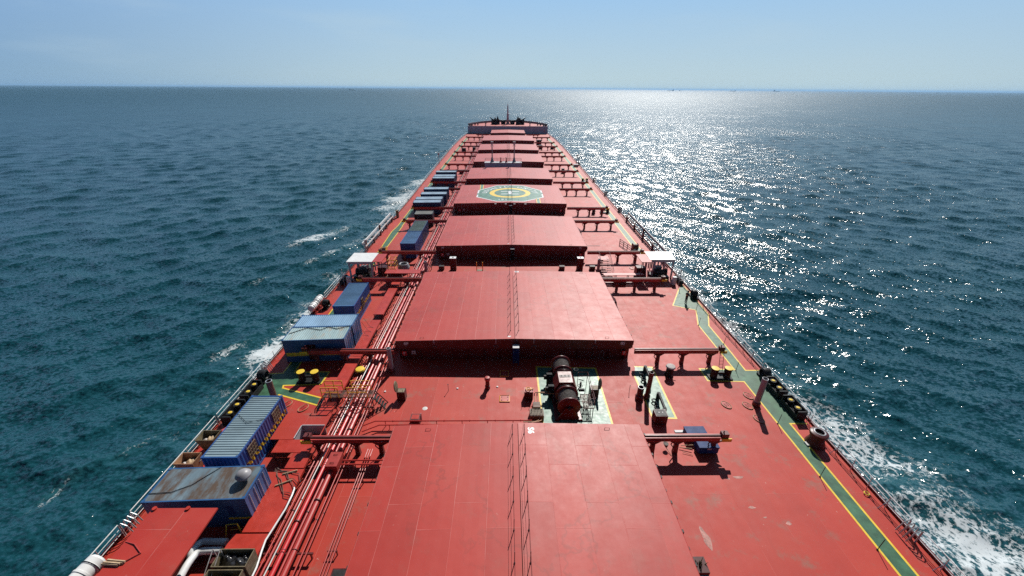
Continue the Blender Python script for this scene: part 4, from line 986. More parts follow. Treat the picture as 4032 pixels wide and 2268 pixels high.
t = thing('steel_cabinet', 'dark square open topped cabinet at the end of the small green pad', 'cabinet', (12.0, 24.75, 0))
MB().b2(-.5,.5,-.4,.4,0,.95).build('body', M['maroon'], t, flat=True); MB().b2(-.44,.44,-.34,.34,.95,.97).build('top', M['black'], t, flat=True); q = MB(); [q.cyl((sx,0,.97), .04, .03, 8) for sx in (-.15,.15)]; each(q, 'stud', M['white'], t)
def gear(x, y, label):
    t = thing('pipe_rack_gear', label, 'pipe gear', (x, y, 0), R(-4), group='black pipe gear on the small green pad')
    q = MB(); q.tube((0,.95,.8),(0,-.95,.8),.12,12); q.build('bar', M['dark'], t)
    for yy in (.95,-.95): MB().tube((0,yy,.86),(0,yy,0),.17,12).build('leg', M['black'], t)
    q = MB()
    for i in range(4): q.torus((-.35,.7-.45*i,.2), .2, .06, n=14, plane='YZ' if i % 2 else 'XY', m=6)
    q.build('chain', M['black'], t)
gear(12.65, 30.1, 'black pipe and chain gear farther forward on the small green pad'); gear(12.65, 26.3, 'black pipe and chain gear nearer the cabinet on the small green pad')

# ---------------------------------------------------------------- bollards and fairleads
def bollard_pair(x, y, label):
    t = thing('double_bollard', label, 'bollard', (x, y, 0), group='double bollards with yellow tops')
    MB().b2(-1.1,1.1,-.42,.42,0,.14).build('base', M['black'], t, flat=True)
    for s in (-1,1):
        p = MB().lathe([(.33,.14),(.33,1.0),(.37,1.04),(.37,1.14)], (s*.64,0,0), 24).build('post', M['black'], t)
        MB().lathe([(.36,1.14),(.355,1.17),(.02,1.19)], (s*.64,0,0), 24).build('yellow_cap', M['yellow'], p)
    MB().b2(-.3,.3,-.1,.1,.5,.7).build('cross_bar', M['black'], t, flat=True)
bollard_pair(19.85, 30.35, 'black double bollard with yellow tops on the starboard green pad'); bollard_pair(-19.5, 30.0, 'black double bollard with yellow tops in the port container shadow')
bollard_pair(21.3, 87.5, 'dark double bollard beside the starboard walkway abreast of the helicopter pad'); bollard_pair(22.6, 120.5, 'far dark double bollard on the starboard walkway'); bollard_pair(-21.6, 39.6, 'yellow topped double bollard half hidden by the mid blue container')
def ped(x, y, label, cap='sail', h=1.15):
    t = thing('pedestal_bollard', label, 'bollard', (x, y, 0), group='single pedestal bollards')
    MB().lathe([(.42,0),(.42,.15),(.36,.3),(.34,.8),(.4,.95),(.46,1.0)], (0,0,0), 20).build('post', M['black'], t); MB().lathe([(.46,1.0),(.4,1.12),(.1,1.17)], (0,0,0), 20).build('cap', M[cap], t)
    MB().tube((.3,-.1,.6),(.55,-.2,.6),.04,6).build('horn', M['black'], t)
ped(15.05, 30.75, 'black pedestal bollard with pale top between the starboard beam posts'); ped(-14.75, 30.45, 'black pedestal bollard with yellow top between trunk and pipes', 'yellow'); ped(18.6, 86.7, 'dark pedestal bollard on the starboard deck abreast of the helicopter pad', 'dark')
def fairlead(x, y, label, n=2, L_=1.9):
    t = thing('roller_fairlead', label, 'fairlead', (x, y, 0), group='black roller fairleads along the rail')
    s = 1 if x > 0 else -1
    MB().b2(-.42,.42,-L_/2,L_/2,0,.28).b2(s*.36-.05,s*.36+.05,-L_/2,L_/2,.28,.98).b2(-s*.36-.04,-s*.36+.04,-L_/2,L_/2,.28,.55).b2(-.4,.4,-L_/2-.12,-L_/2,0,.95).b2(-.4,.4,L_/2,L_/2+.12,0,.95).build('frame', M['black'], t, flat=True)
    for i in range(n):
        yy = -L_/4+i*L_/2; q = MB().lathe([(.27,.28),(.2,.4),(.2,.75),(.27,.9)], (-.05*s,yy,0), 18).build('roller', M['black'], t); MB().lathe([(.17,.9),(.13,.94),(.02,.95)], (-.05*s,yy,0), 18).build('yellow_cap', M['yellow'], q)
fairlead(24.0,28.35,'black twin roller fairlead forward of two on the starboard rail'); fairlead(24.0,25.8,'black twin roller fairlead aft of two on the starboard rail')
fairlead(-23.75,28.05,'black twin roller fairlead forward of two on the port rail'); fairlead(-23.75,25.5,'black twin roller fairlead beside the hazard striped container on the port rail')
def chock(x, y, label):
    t = thing('mooring_chock', label, 'chock', (x, y, 0), group='black closed mooring chocks at the rail')
    q = MB(); s = 1 if x > 0 else -1
    prof = [(.30,-.3),(.36,-.38),(.48,-.3),(.52,0),(.48,.3),(.36,.38),(.30,.3),(.27,0),(.30,-.3)]
    q.lathe(prof, (0,0,.62), 20, 'X', closed=False); q.build('ring', M['black'], t); MB().b2(-.35,.35,-.65,.65,0,.2).build('base', M['black'], t, flat=True)
chock(24.15,30.3,'black closed chock at the forward end of the starboard fairleads'); chock(-23.9,30.2,'black closed chock at the forward end of the port fairleads'); chock(24.3,46.9,'black closed chock on the starboard rail beside the standing person'); chock(-23.6,44.2,'black closed chock on the port rail beside the mid blue container')
for i, y in enumerate((88.5, 104, 121, 150)): chock(25.0+i*.25, y, ['black chock on the starboard rail abreast of the helicopter pad','black chock on the starboard rail just past the helicopter pad','black chock on the starboard rail beside the far bollard','forwardmost black chock on the starboard rail'][i])
t = thing('pedestal_fairlead', 'round dark red pot shaped pedestal with an open top beside the starboard rail', 'pedestal', (23.6, 22.35, 0)); t.scale = (.86,.86,.92)
MB().lathe([(.82,0),(.8,.1),(.62,.5),(.58,.95)], (0,0,0), 28).build('base', M['maroon'], t)
MB().lathe([(.58,.95),(.72,1.0),(.72,1.25),(.55,1.32),(.36,1.32),(.34,1.05)], (0,0,0), 28, closed=False).build('collar', M['maroon'], t)
MB().torus((0,0,1.3), .43, .065, n=24, m=8).build('top_ring', M['lgrey'], t); MB().cyl((0,0,1.1), .38, .02, 20).build('well', M['black'], t)
MB().b2(-.95,-.55,-.35,.1,0,.12).build('foot_pad', M['pwhite'], t, flat=True)
# ---------------------------------------------------------------- life raft canisters
def raft(x, y, rz, label, z=.95, r=.43, L_=1.5):
    t = thing('life_raft_canister', label, 'life raft', (x, y, 0), rz, 'white life raft canisters on the port rail')
    q = MB(); h = L_/2
    prof = [(.05,-h),(r*.8,-h+.02),(r,-h+.14),(r,-.55*h),(r*1.05,-.52*h),(r*1.05,-.44*h),(r,-.41*h),(r,-.06),(r*1.07,-.05),(r*1.07,.05),(r,.06),(r,.41*h),(r*1.05,.44*h),(r*1.05,.52*h),(r,.55*h),(r,h-.14),(r*.8,h-.02),(.05,h)]
    q.lathe(prof, (0,0,z), 24, 'Y'); q.build('canister', M['white'], t)
    q = MB()
    for yy in (-h*.5,h*.5): q.torus((0,yy,z), r*1.08, .02, 0, 2*math.pi, 20, 'XZ', 5)
    each(q, 'strap', M['dark'], t)
    q = MB()
    for yy in (-h*.5,h*.5): q.box((.35,yy,.3),(.08,.08,.6)); q.box((-.25,yy,.3),(.08,.08,.6)); q.box((.05,yy,.52),(.8,.08,.08))
    q.tube((.45,-h*.9,.9),(.45,h*.9,.9),.03,6); q.tube((.45,-h*.5,.3),(.45,-h*.5,.9),.03,6); q.tube((.45,h*.5,.3),(.45,h*.5,.9),.03,6); q.build('cradle', M['red2'], t)
raft(-24.55,42.85,0,'white canister aft of the pair beside the mid blue container'); raft(-24.6,44.55,0,'white canister forward of the pair beside the mid blue container')
raft(-23.35,12.25,R(-8),'large white banded canister far aft on the port rail', 1.75, .48, 1.8)

# ---------------------------------------------------------------- rails along the sides
def rail(side, y0, y1, label, mt='white', step=1.55):
    t = thing('guard_rail', label, 'railing', (0, (y0+y1)/2, 0), group='guard rails along the ship sides'); ym = (y0+y1)/2
    n = max(1, int(round((y1-y0)/step))); yy = [y0+(y1-y0)*i/n for i in range(n+1)]
    X = lambda y: side*(hw(y)-.32)
    for z, r, nm in ((1.12,.032,'top_rail'),(.76,.02,'middle_rail'),(.42,.02,'lower_rail')):
        MB().path([(X(y), y-ym, z) for y in yy], r, 6).build(nm, M[mt], t)
    for i, y in enumerate(yy):
        q = MB(); q.tube((X(y),y-ym,0),(X(y),y-ym,1.12),.026,6)
        if i % 3 == 1: q.tube((X(y),y-ym,.7),(X(y)-side*.45,y-ym,0),.02,5)
        q.build('post', M['galv' if y < 60 else mt], t)
rail(1,2,14.6,'starboard white railing aftmost, aft of its gap'); rail(1,15.4,24.3,'starboard white railing beside the pot shaped pedestal'); rail(1,24.6,31.2,'starboard white railing outside the black roller fairleads'); rail(1,31.5,46,'starboard white railing from the fairleads to the standing person'); rail(1,46.3,52,'short starboard white railing by the hip roofed canopy')
rail(1,57,84,'starboard railing behind the stowed gangway','dred',1.9); rail(1,84.5,120,'starboard dark railing abreast of the helicopter pad','galv',2.4); rail(1,120.5,180,'starboard dark railing in the forward third','galv',3.2); rail(1,180.5,258,'starboard dark railing up to the bow','galv',4)
rail(-1,2,15.4,'port white railing beside the red deckhouse roof'); rail(-1,16.3,24.4,'port white railing outside the hazard striped container'); rail(-1,24.6,31.2,'port white railing outside the black roller fairleads'); rail(-1,31.7,41.5,'port white railing outside the athwart containers'); rail(-1,46,51.5,'port white railing short of the white canopy')
rail(-1,57,81,'port railing behind the stowed white gangway','dred',1.9); rail(-1,81.5,120,'port pale railing beside the silver blue containers','white',2.4); rail(-1,120.5,180,'port pale railing in the forward third','white',3.2); rail(-1,180.5,258,'port pale railing up to the bow','white',4)
def gate(side, y, label):
    t = thing('rail_gate', label, 'gate', (side*(hw(y)-.32), y, 0), group='grey inclined ladder hoops in the rail gaps')
    for i in range(4):
        q = MB(); yy = -.36+i*.24; q.path([(0,yy,0),(0,yy,1.0),(-side*.12,yy,1.12),(-side*.4,yy,.9),(-side*.62,yy,.1)], .035, 6); q.build('hoop', M['galv'], t)
gate(1, 15.0, 'grey hoops in the starboard rail gap far aft'); gate(-1, 15.85, 'grey hoops in the port rail gap beside the red deckhouse roof'); gate(-1, 31.45, 'grey hoops in the port rail gap beside the container shadow')
tag(MB().torus((24.1,17.9,.1), .15, .035, n=18).build('hook_ring', M['yellow']), 'small yellow ring on the deck edge by the starboard rail', 'ring')
# thin wire stanchions along the walkway
for i, (x, y, lab) in enumerate([(21.75,14.2,'aftmost of all'),(21.85,19.3,'second from aft'),(21.9,24.4,'opposite the pot shaped pedestal'),(22.0,31.4,'at the corner of the bollard pad'),(23.05,36.0,'on the outer border past the fairleads'),(21.95,39.9,'at the inner walkway bend'),(23.2,43.5,'at the step beside the standing person')]):
    q = MB(); q.tube((x,y,0),(x+.04,y,1.05),.022,6); q.cyl((x,y,0),.06,.06,8)
    tag(q.build('stanchion', M['dark']), 'thin stanchion on the starboard walkway border, '+lab, 'stanchion', 'thin stanchions along the starboard walkway')

# ---------------------------------------------------------------- canopies amidships
t = thing('canopy', 'white flat roofed canopy over lifting gear on the port side', 'canopy', (-21.6, 53.7, 0))
MB().b2(-1.85,1.75,-1.7,1.7,2.9,3.0).build('roof', M['white'], t, flat=True)
for x in (-1.6,1.55):
    for y in (-1.5,1.5): MB().tube((x,y,0),(x,y,2.9),.15,8).build('post', M['lgrey'], t)
t = thing('canopy', 'white hip roofed canopy over lifting gear on the starboard side', 'canopy', (22.0, 54.6, 0))
q = MB(); q.add([(-2.05,-1.6,2.95),(1.75,-1.6,2.95),(1.95,1.7,2.95),(-1.9,1.7,2.95),(-.5,.7,3.3),(1.7,.7,3.3)], [(0,1,5,4),(1,2,5),(2,3,4,5),(3,0,4),(3,2,1,0)]); q.build('roof', M['white'], t, flat=True)
for x in (-1.3,1.55):
    for y in (-1.4,1.5): MB().tube((x,y,0),(x,y,2.95),.14,8).build('post', M['lgrey'], t)
for cx, cy, rot in ((-21.6,53.7,0),(22.0,54.6,0)):
    cn = [o_ for o_ in COL.objects if o_.name.startswith('canopy') and o_.type == 'EMPTY' and abs(o_.location.x-cx) < .1][0]
    for i in range(7): MB().b2(-1.5+i*.48,-1.3+i*.48,1.46,1.52,.2,2.85).build('back_slat', M['lgrey' if i % 2 else 'grey'], cn, flat=True)
    MB().b2(-1.75,1.65,-1.55,-1.48,2.55,2.9).build('valance', M['lgrey'], cn, flat=True)
for s, lab in ((-1,'port'),(1,'starboard')):
    t = thing('winch_shelter', 'small red roofed shelter inboard of the %s canopy' % lab, 'shelter', (s*19.2, 53.6, 0))
    MB().b2(-.72,.72,-1.55,1.45,2.9,2.98).build('roof', M['red'], t, flat=True)
    for x in (-.6,.6):
        for y in (-1.4,1.3): MB().tube((x,y,0),(x,y,2.9),.06,6).build('post', M['dred'], t)
    MB().b2(-.65,.65,.2,1.2,0,1.3).build('winch_box', M['maroon'], t, flat=True)
    t = thing('lifting_gear', 'dark davit winch with drums and hoses under the %s canopy' % lab, 'davit', (s*21.8, 53.6, 0))
    q = MB().b2(-1.3,1.3,-.9,.9,0,.35); q.build('bed', M['black'], t, flat=True)
    q = MB().tube((-.9,-.3,.9),(.9,-.3,.9),.38,16).tube((-.95,-.3,.9),(-.85,-.3,.9),.55,16).tube((.85,-.3,.9),(.95,-.3,.9),.55,16); q.build('drum', M['dark'], t)
    q = MB().b2(-.5,.4,.2,.8,.35,1.5); q.build('motor_house', M['grey'], t, flat=True)
    q = MB()
    for i in range(7): q.tube((-.9+i*.3,.5-.1*(i % 2),.4),(-.8+i*.3,.1,1.3+.2*(i % 3)),.05,6)
    each(q, 'hose', M['sail'], t)
    MB().box((0,-.95,.55),(.9,.25,.35)).build('yellow_guard', M['khaki'], t, flat=True)
    # black rubber fender stack and ladder rungs outboard
    t = thing('pilot_ladder_gear', 'black fenders and white ladder bars at the rail outside the %s canopy' % lab, 'ladder gear', (s*24.1, 52.0, 0))
    q = MB(); [q.sphere((.0,-1.2+.6*i,.35), .36, 10, 7) for i in range(4)]; each(q, 'fender', M['black'], t)
    q = MB(); [q.tube((s*-.25,-.6+.45*i,.9+.12*i),(s*.55,-.9+.45*i,.55+.12*i),.05,6) for i in range(4)]; each(q, 'bar', M['white'], t)
    tag(MB().b2(s*23.1-.25,s*23.1+.25,50.7,51.1,0,1.2).build('locker', M['white'], None, flat=True), 'small white locker at the aft foot of the %s canopy' % lab, 'locker')
    tag(MB().tube((s*23.7,50.6,0),(s*23.7,50.6,2.4),.03,6).sphere((s*23.7,50.6,2.4),.08,8,6).build('lamp_pole', M['lgrey']), 'thin pale pole at the aft corner of the %s canopy' % lab, 'pole')
t = thing('valve_platform', 'long low red platform athwart the pipes inboard of the port canopy', 'platform', (-15.5, 51.4, 0))
MB().b2(-2.4,2.5,-.65,.65,1.72,1.8).build('deck_plate', M['red'], t, flat=True)
q = MB()
for x in (-2.3,-.8,.8,2.4):
    for y in (-.6,.6): q.tube((x,y,0),(x,y,1.72),.05,6)
q.b2(-2.3,-.3,.4,.6,.1,1.6); q.build('legs', M['maroon'], t, flat=True)
q = MB(); [q.sphere((-.5+.35*i,-.1,.55+.08*(i%2)), .14, 8, 6) for i in range(9)]; each(q, 'valve', M['sail'], t)
t = thing('valve_platform', 'low red pipe platform inboard of the starboard canopy', 'platform', (16.8, 51.6, 0))
MB().b2(-3.6,2.2,.2,.9,1.0,1.06).build('deck_plate', M['red'], t, flat=True)
q = MB()
for x in (-3.5,-1.8,0,2.1):
    for y in (.25,.85): q.tube((x,y,0),(x,y,1.0),.05,6)
q.tube((-3.6,-.6,.5),(2.4,-.6,.5),.13,10); q.tube((-3.6,-1.0,.4),(2.4,-1.0,.4),.09,10); q.b2(-2.4,-.6,-.9,.1,0,.75); q.build('pipes', M['maroon'], t, flat=True)
t = thing('stairway', 'red stairway with handrails at the starboard corner between hatches 8 and 7', 'stairs', (14.0, 54.6, 0))
q = MB(); 
for i in range(7): q.b2(-.6,1.0,-1.2+.42*i,-.8+.42*i,.1+.2*i,.14+.2*i)
q.b2(-.6,1.0,1.7,3.2,1.5,1.55); q.build('steps', M['red'], t, flat=True)
for x in (-.6,1.0):
    q = MB(); q.path([(x,-1.3,1.1),(x,1.7,2.5),(x,3.2,2.5)], .03, 6)
    for y in (-1.3,-.7,-.1,.5,1.1,1.7,2.4,3.2): q.tube((x,y,max(0,(y+1.3)*.47)),(x,y,min(2.5,1.1+max(0,(y+1.3))*.467)),.022,5)
    q.build('handrail', M['dred'], t)
for x, lab in ((-8.95,'port'),(10.4,'starboard')):
    t = thing('vent_house', 'tall dark ventilator with a bright white square top beyond hatch 8, %s side' % lab, 'ventilator', (x, 55.9, 0))
    MB().b2(-.45,.45,-.35,.35,0,2.0).build('trunk', M['maroon'], t, flat=True); MB().b2(-.48,.48,-.38,.38,2.0,2.08).build('top', M['white'], t, flat=True); MB().cyl((0,0,2.08), .14, .03, 12).build('opening', M['dark'], t)
t = thing('posted_ladder', 'yellow posted ladder frame beyond the port part of hatch 8', 'ladder', (-4.9, 55.2, 0))
q = MB(); [q.tube((s*.45,0,0),(s*.45,0,1.6),.06,8) for s in (-1,1)]; q.tube((-.45,0,.8),(.45,0,.8),.03,6); each(q, 'post', M['orange'], t); MB().b2(-.42,.42,-.3,.3,.25,.3).build('tread', M['khaki'], t, flat=True)
for x, lab in ((-10.8,'port'),(12.4,'starboard'),(7.7,'just to starboard of centre')):
    t = thing('deck_box', 'small dark box vent beyond hatch 8, '+lab, 'box', (x, 56.1, 0)); MB().b2(-.4,.4,-.3,.3,0,.6).build('body', M['maroon'], t, flat=True); MB().b2(-.34,.34,-.24,.24,.6,.62).build('top', M['dark'], t, flat=True)
# orange access ladder tower by the port canopy, grey hose bundle
t = thing('access_tower', 'yellow and orange ladder tower between the port shelter and the pipes', 'ladder', (-17.5, 54.0, 0))
q = MB()
for x, y in ((-.5,-.8),(.4,-.8),(-.5,.8),(.4,.8)): q.tube((x,y,0),(x,y,2.7),.04,6)
for i in range(7): q.tube((-.5,-.8+.25*i,.4+.35*i),(.4,-.8+.25*i,.4+.35*i),.04,6)
for z in (1.4,2.1,2.7): q.path([(-.5,-.8,z),(.4,-.8,z),(.4,.8,z),(-.5,.8,z),(-.5,-.8,z)], .03, 6)
q.build('frame', M['orange'], t); MB().b2(-.9,1.4,-1.0,-.75,.0,.3).build('kick_plate', M['khaki'], t, flat=True)
t = thing('hose_bundle', 'bundled grey hose heap under the port beam of hatch 7', 'hose', (-16.3, 55.2, 0)); q = MB()
for i in range(7): q.torus((0,0,.25+.17*i), .75-.05*abs(i-3), .13, n=22, m=8)
each(q, 'coil', M['grey'], t)
t = thing('hose_reel', 'orange framed reel on the port walkway beyond the white canopy', 'reel', (-21.3, 62.6, 0))
MB().tube((-.35,0,.7),(.35,0,.7),.42,18).build('drum', M['brown'], t); q = MB(); q.tube((-.4,0,.7),(-.36,0,.7),.6,18); q.tube((.36,0,.7),(.4,0,.7),.6,18); q.b2(-.45,.45,-.5,.5,0,.12); q.build('frame', M['orange'], t)
t = thing('hose_reel', 'dark round wire reel on the starboard walkway beyond the hip roofed canopy', 'reel', (21.4, 64.4, 0))
MB().tube((-.4,0,.65),(.4,0,.65),.45,18).build('drum', M['brown'], t); q = MB(); q.tube((-.45,0,.65),(-.4,0,.65),.62,18); q.tube((.4,0,.65),(.45,0,.65),.62,18); q.b2(-.5,.5,-.5,.5,0,.12); q.build('frame', M['maroon'], t)
t = thing('pipe_rack', 'short dark rack fence inboard of the starboard wire reel', 'rack', (20.0, 65.3, 0)); q = MB()
for z in (.3,.65,1.0): q.tube((-.5,1.9,z),(.5,-1.9,z),.05,6)
for k in (-1,-.33,.33,1): q.tube((-.5*k,1.9*k,0),(-.5*k,1.9*k,1.05),.06,6)
q.build('frame', M['maroon'], t)
tag(MB().b2(12.9,15.8,66.4,66.5,.0,.05).build('batten', M['sail'], None, flat=True), 'pale batten lying on deck beside hatch 7', 'batten')
# bush-like lashings / dark fender at hatch side openings
for x, y, lab in ((12.75,44.2,'middle of the starboard side of hatch 8'),(12.9,71.5,'starboard side of hatch 7'),(12.9,97.5,'starboard side of the helicopter pad hatch'),(12.6,124.0,'starboard side of the hatch beyond the helicopter pad')):
    t = thing('drive_unit', 'dark hydraulic cover drive bulging from the '+lab, 'drive unit', (x, y, 0), group='dark cover drives on the hatch sides')
    q = MB(); q.add([(-.5,-.6,0),(.35,-.55,0),(.35,.5,0),(-.5,.9,0),(-.5,-.6,1.6),(.3,-.5,1.0),(.3,.4,1.1),(-.5,.9,1.7)], [(0,3,2,1),(4,5,6,7),(0,1,5,4),(1,2,6,5),(2,3,7,6),(3,0,4,7)]); q.build('cover', M['maroon'], t, flat=True)
    MB().tube((.2,-.3,1.0),(.2,-1.5,.6),.06,6).build('hose', M['black'], t)
# ---------------------------------------------------------------- stowed gangways
def gangway(s, y0, y1, label, mt):
    x = s*24.95; t = thing('gangway', label, 'gangway', (x, (y0+y1)/2, 0)); h = (y1-y0)/2
    q = MB(); q.b2(-.08,.08,-h,h,1.35,1.75); q.b2(-.55*1,-.47,-h,h,1.0,1.2) if s > 0 else q.b2(.47,.55,-h,h,1.0,1.2); q.build('side_beam', M[mt], t, flat=True)
    q = MB()
    for i in range(int(2*h/1.2)): y = -h+.4+i*1.2; q.box((-s*.25,y,1.1),(.5,.3,.05)); q.tube((-s*.5,y,.2),(0,y,1.4),.03,5)
    each(q, 'tread', M['lgrey'], t, flat=True)
    q = MB()
    for i in range(5): y = -h+.8+i*(2*h-1.6)/4; q.b2(-.14-s*.35,.14-s*.35,y-.16,y+.16,0,2.0 if i in (0,2) else 1.3)
    each(q, 'cradle', M['maroon'], t, flat=True)
gangway(1,58.5,82,'dark grey gangway stowed along the starboard rail beyond the canopy','grey'); gangway(-1,63,81,'white edged gangway stowed along the port rail beyond the canopy','white')
tag(MB().tube((-24.3,62.5,0),(-24.3,62.5,2.4),.1,10).cyl((-24.3,62.5,2.4),.18,.06,12).build('lamp_pole', M['lgrey']), 'short grey pole with white top behind the port canopy', 'pole')
tag(MB().cyl((-24.2,83.5,0),.3,1.5,12).cyl((-24.2,83.5,1.5),.36,.1,12).build('davit_base', M['khaki']), 'khaki davit base at the forward end of the port gangway', 'davit')

# ---------------------------------------------------------------- lower left: deckhouse, white ducts, waste skip
t = thing('deckhouse', 'low deckhouse with a broad bright red roof aft on the port side', 'deckhouse', (-19.3, 9.5, 0))
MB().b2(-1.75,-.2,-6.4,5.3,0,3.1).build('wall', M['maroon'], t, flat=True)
MB().b2(-1.95,1.75,-6.6,5.55,3.1,3.2).build('roof', M['hatch'], t, flat=True)
q = MB(); [q.cyl((x,5.5,3.15), .12, .14, 12) for x in (-1.8,.1)]; each(q, 'corner_lug', M['red'], t)
tag(MB().path([(-21.2,13.15,3.2),(-20.6,13.0,3.24),(-19.9,12.55,3.24),(-20.3,12.2,3.24),(-20.8,12.05,3.24)], .03, 6).build('red_hose', M['red2']), 'thin red hose lying in a loop on the red deckhouse roof', 'hose')
q = MB(); [q.tube((-21.4+.05*i,12.0+.06*i,3.26+.04*(i%2)),(-20.55+.08*i,11.95+.05*i,3.25+.03*(i%2)),.06,6) for i in range(4)]
tag(q.build('rolled_canvas', M['wood']), 'rolled tan canvas and sticks on the edge of the red deckhouse roof', 'canvas roll')
tag(MB().sphere((-22.1,12.0,1.9), .3, 10, 7).sphere((-22.3,12.2,1.6), .26, 10, 7).sphere((-21.9,11.75,1.6), .28, 10, 7).build('net_heap', M['pink']), 'crumpled dark red netting between raft canister and deckhouse', 'netting')
tag(MB().path([(-22.2,13.6,1.5),(-21.9,13.9,2.3),(-21.5,14.3,2.4),(-21.4,14.0,1.2)], .1, 6).build('rail_lashing', M['brown']), 'brown lashed bundle on the port rail beside the deckhouse', 'bundle')
def duct(pts, r, label, mt='white'):
    t = thing('ventilation_duct', label, 'duct', (0,0,0), group='white ducts beside the red deckhouse roof')
    # round the bends
    P = [Vector(p) for p in pts]; out = [P[0]]
    for i in range(1, len(P)-1):
        a = P[i]+(P[i-1]-P[i]).normalized()*r*1.7; b = P[i]+(P[i+1]-P[i]).normalized()*r*1.7
        for k in range(7): u = k/6; out.append(a*(1-u)**2+P[i]*2*u*(1-u)+b*u*u)
    out.append(P[-1]); o_ = out[0]
    MB().path([tuple(p) for p in out], r, 18).build('tube', M[mt], t)
    d = (P[-1]-P[-2]).normalized(); MB().tube(tuple(P[-1]-d*.12), tuple(P[-1]), r*1.18, 18).build('flange', M[mt], t)
duct([(-17.6,14.16,.6),(-18.95,14.14,.6),(-18.95,13.4,.75),(-18.8,11.6,.65)], .2, 'white bent duct, front one of two, running aft')
duct([(-17.6,14.66,.6),(-19.2,14.7,.6),(-19.25,14.1,.75),(-19.2,13.6,.3)], .19, 'white elbow duct, rear one of two, at the roof edge')
t = thing('waste_skip', 'open khaki waste skip full of black bags at the aft end', 'skip', (-15.75, 13.0, 0))
def open_box(mb, x0, x1, y0, y1, z0, z1, fl=.12, th=.04):
    for a, b, c, d in ((0,1,0,0),):
        pass
    o0 = [(x0+fl,y0+fl),(x1-fl,y0+fl),(x1-fl,y1-fl),(x0+fl,y1-fl)]; o1 = [(x0,y0),(x1,y0),(x1,y1),(x0,y1)]; i1 = [(x0+th,y0+th),(x1-th,y0+th),(x1-th,y1-th),(x0+th,y1-th)]; i0 = [(x0+fl+th,y0+fl+th),(x1-fl-th,y0+fl+th),(x1-fl-th,y1-fl-th),(x0+fl+th,y1-fl-th)]
    vs = [(x,y,z0) for x,y in o0]+[(x,y,z1) for x,y in o1]+[(x,y,z1) for x,y in i1]+[(x,y,z0+th) for x,y in i0]
    fs = [(3,2,1,0),(12,13,14,15)]
    for k in range(3):
        for i in range(4): j = (i+1) % 4; fs.append((4*k+i,4*k+j,4*k+4+j,4*k+4+i))
    return mb.add(vs, fs)
open_box(MB(), -.95,.9,-.5,.45,.95,2.0,.05).build('bin', M['khaki'], t, flat=True)
MB().b2(-.98,-.955,-.3,.35,1.35,1.9).build('yellow_mark', M['yellow'], t, flat=True)
MB().b2(-.9,.85,-.45,.4,.0,.95).build('stand', M['maroon'], t, flat=True)
t2 = thing('waste_skip', 'second open waste skip aft of the first one', 'skip', (-15.8, 11.9, 0)); open_box(MB(), -.95,.9,-.5,.5,.9,1.95,.05).build('bin', M['khaki'], t2, flat=True); MB().b2(-.9,.85,-.45,.45,0,.9).build('stand', M['maroon'], t2, flat=True)
def blob(c, r, seed, mt, sq=.7, amp=.35):
    rg = random.Random(seed); q = MB(); q.sphere((0,0,0), r, 14, 10, sq)
    ph = [(rg.uniform(2,6), rg.uniform(0,6), rg.uniform(0,6)) for _ in range(3)]
    q.v = [(c[0]+x*(1+amp*math.sin(x/r*ph[0][0]+ph[0][1])*math.cos(y/r*ph[1][0])), c[1]+y*(1+amp*math.sin(z/r*ph[1][0]+ph[1][1])), c[2]+z*(1+amp*math.sin(x/r*ph[2][0]+y/r*3+ph[2][2]))) for x,y,z in q.v]; return q
for i, (x, y, z, r, lab) in enumerate([(-16.15,13.1,1.55,.4,'in the port end of the open waste skip'),(-15.5,12.85,1.6,.42,'in the middle of the open waste skip'),(-15.2,13.2,1.5,.35,'in the far starboard corner of the open waste skip'),(-15.9,11.9,1.5,.42,'in the second skip farther aft')]):
    tag(blob((x,y,z), r, i, 'plastic').build('rubbish_bag', M['plastic'], None, ang=1.2), 'crumpled black rubbish bag '+lab, 'rubbish bag', 'black rubbish bags in the skips')
t = thing('small_stairs', 'dark red stairs with pale spotted handrails beside the waste skip', 'stairs', (-17.0, 12.6, 0)); q = MB()
for i in range(5): q.b2(-.35,.35,-.9+.34*i,-.6+.34*i,.3+.25*i,.34+.25*i)
q.build('steps', M['maroon'], t, flat=True)
for x in (-.02,.38): MB().path([(x,-1.0,1.2),(x,.7,2.2)], .025, 6).tube((x,-1.0,0),(x,-1.0,1.2),.025,6).tube((x,.7,1.2),(x,.7,2.2),.025,6).build('handrail', M['sail'], t)
t = thing('yellow_trestle', 'yellow bar trestle standing in the dark by the rust streaked container', 'trestle', (-17.5, 15.35, 0))
MB().path([(-.6,-.3,0),(-.5,.1,1.0),(.2,.1,1.1),(.4,-.1,.2)], .035, 6).tube((-.4,.1,.5),(.3,.1,.6),.03,6).build('frame', M['yellow'], t)
# open sided bins hung at the port rail
for i, (x, y, lab, mt) in enumerate([(-23.45,20.1,'tan open bin with cartons at the port rail, farther aft','tan'),(-23.4,22.2,'khaki open bin with rags at the port rail, farther forward','khaki')]):
    t = thing('rail_bin', lab, 'bin', (x, y, 0)); open_box(MB(), -.75,.6,-.5,.5,.25,1.35,.16).build('bin', M[mt], t, flat=True); MB().b2(-.5,.4,-.3,.3,0,.25).build('feet', M['dark'], t, flat=True)
    for k in range(3):
        tag(blob((x-.3+.3*k, y-.1+.15*k, .85+.1*(k%2)), .24, 20+i*5+k, 'sail', .6).build('rubbish_item', M[('sail','wood','grey')[k]], None, ang=1.2), ['pale wad','tan wad','grey wad'][k]+' of rubbish in the %s open bin' % ('aft tan','forward khaki')[i], 'rubbish')
tag(blob((-23.2,23.6,.35), .4, 40, 'pink', .6).build('rag_heap', M['pink'], None, ang=1.2), 'dark red rag heap by the port rail outside the hazard striped container', 'rags')
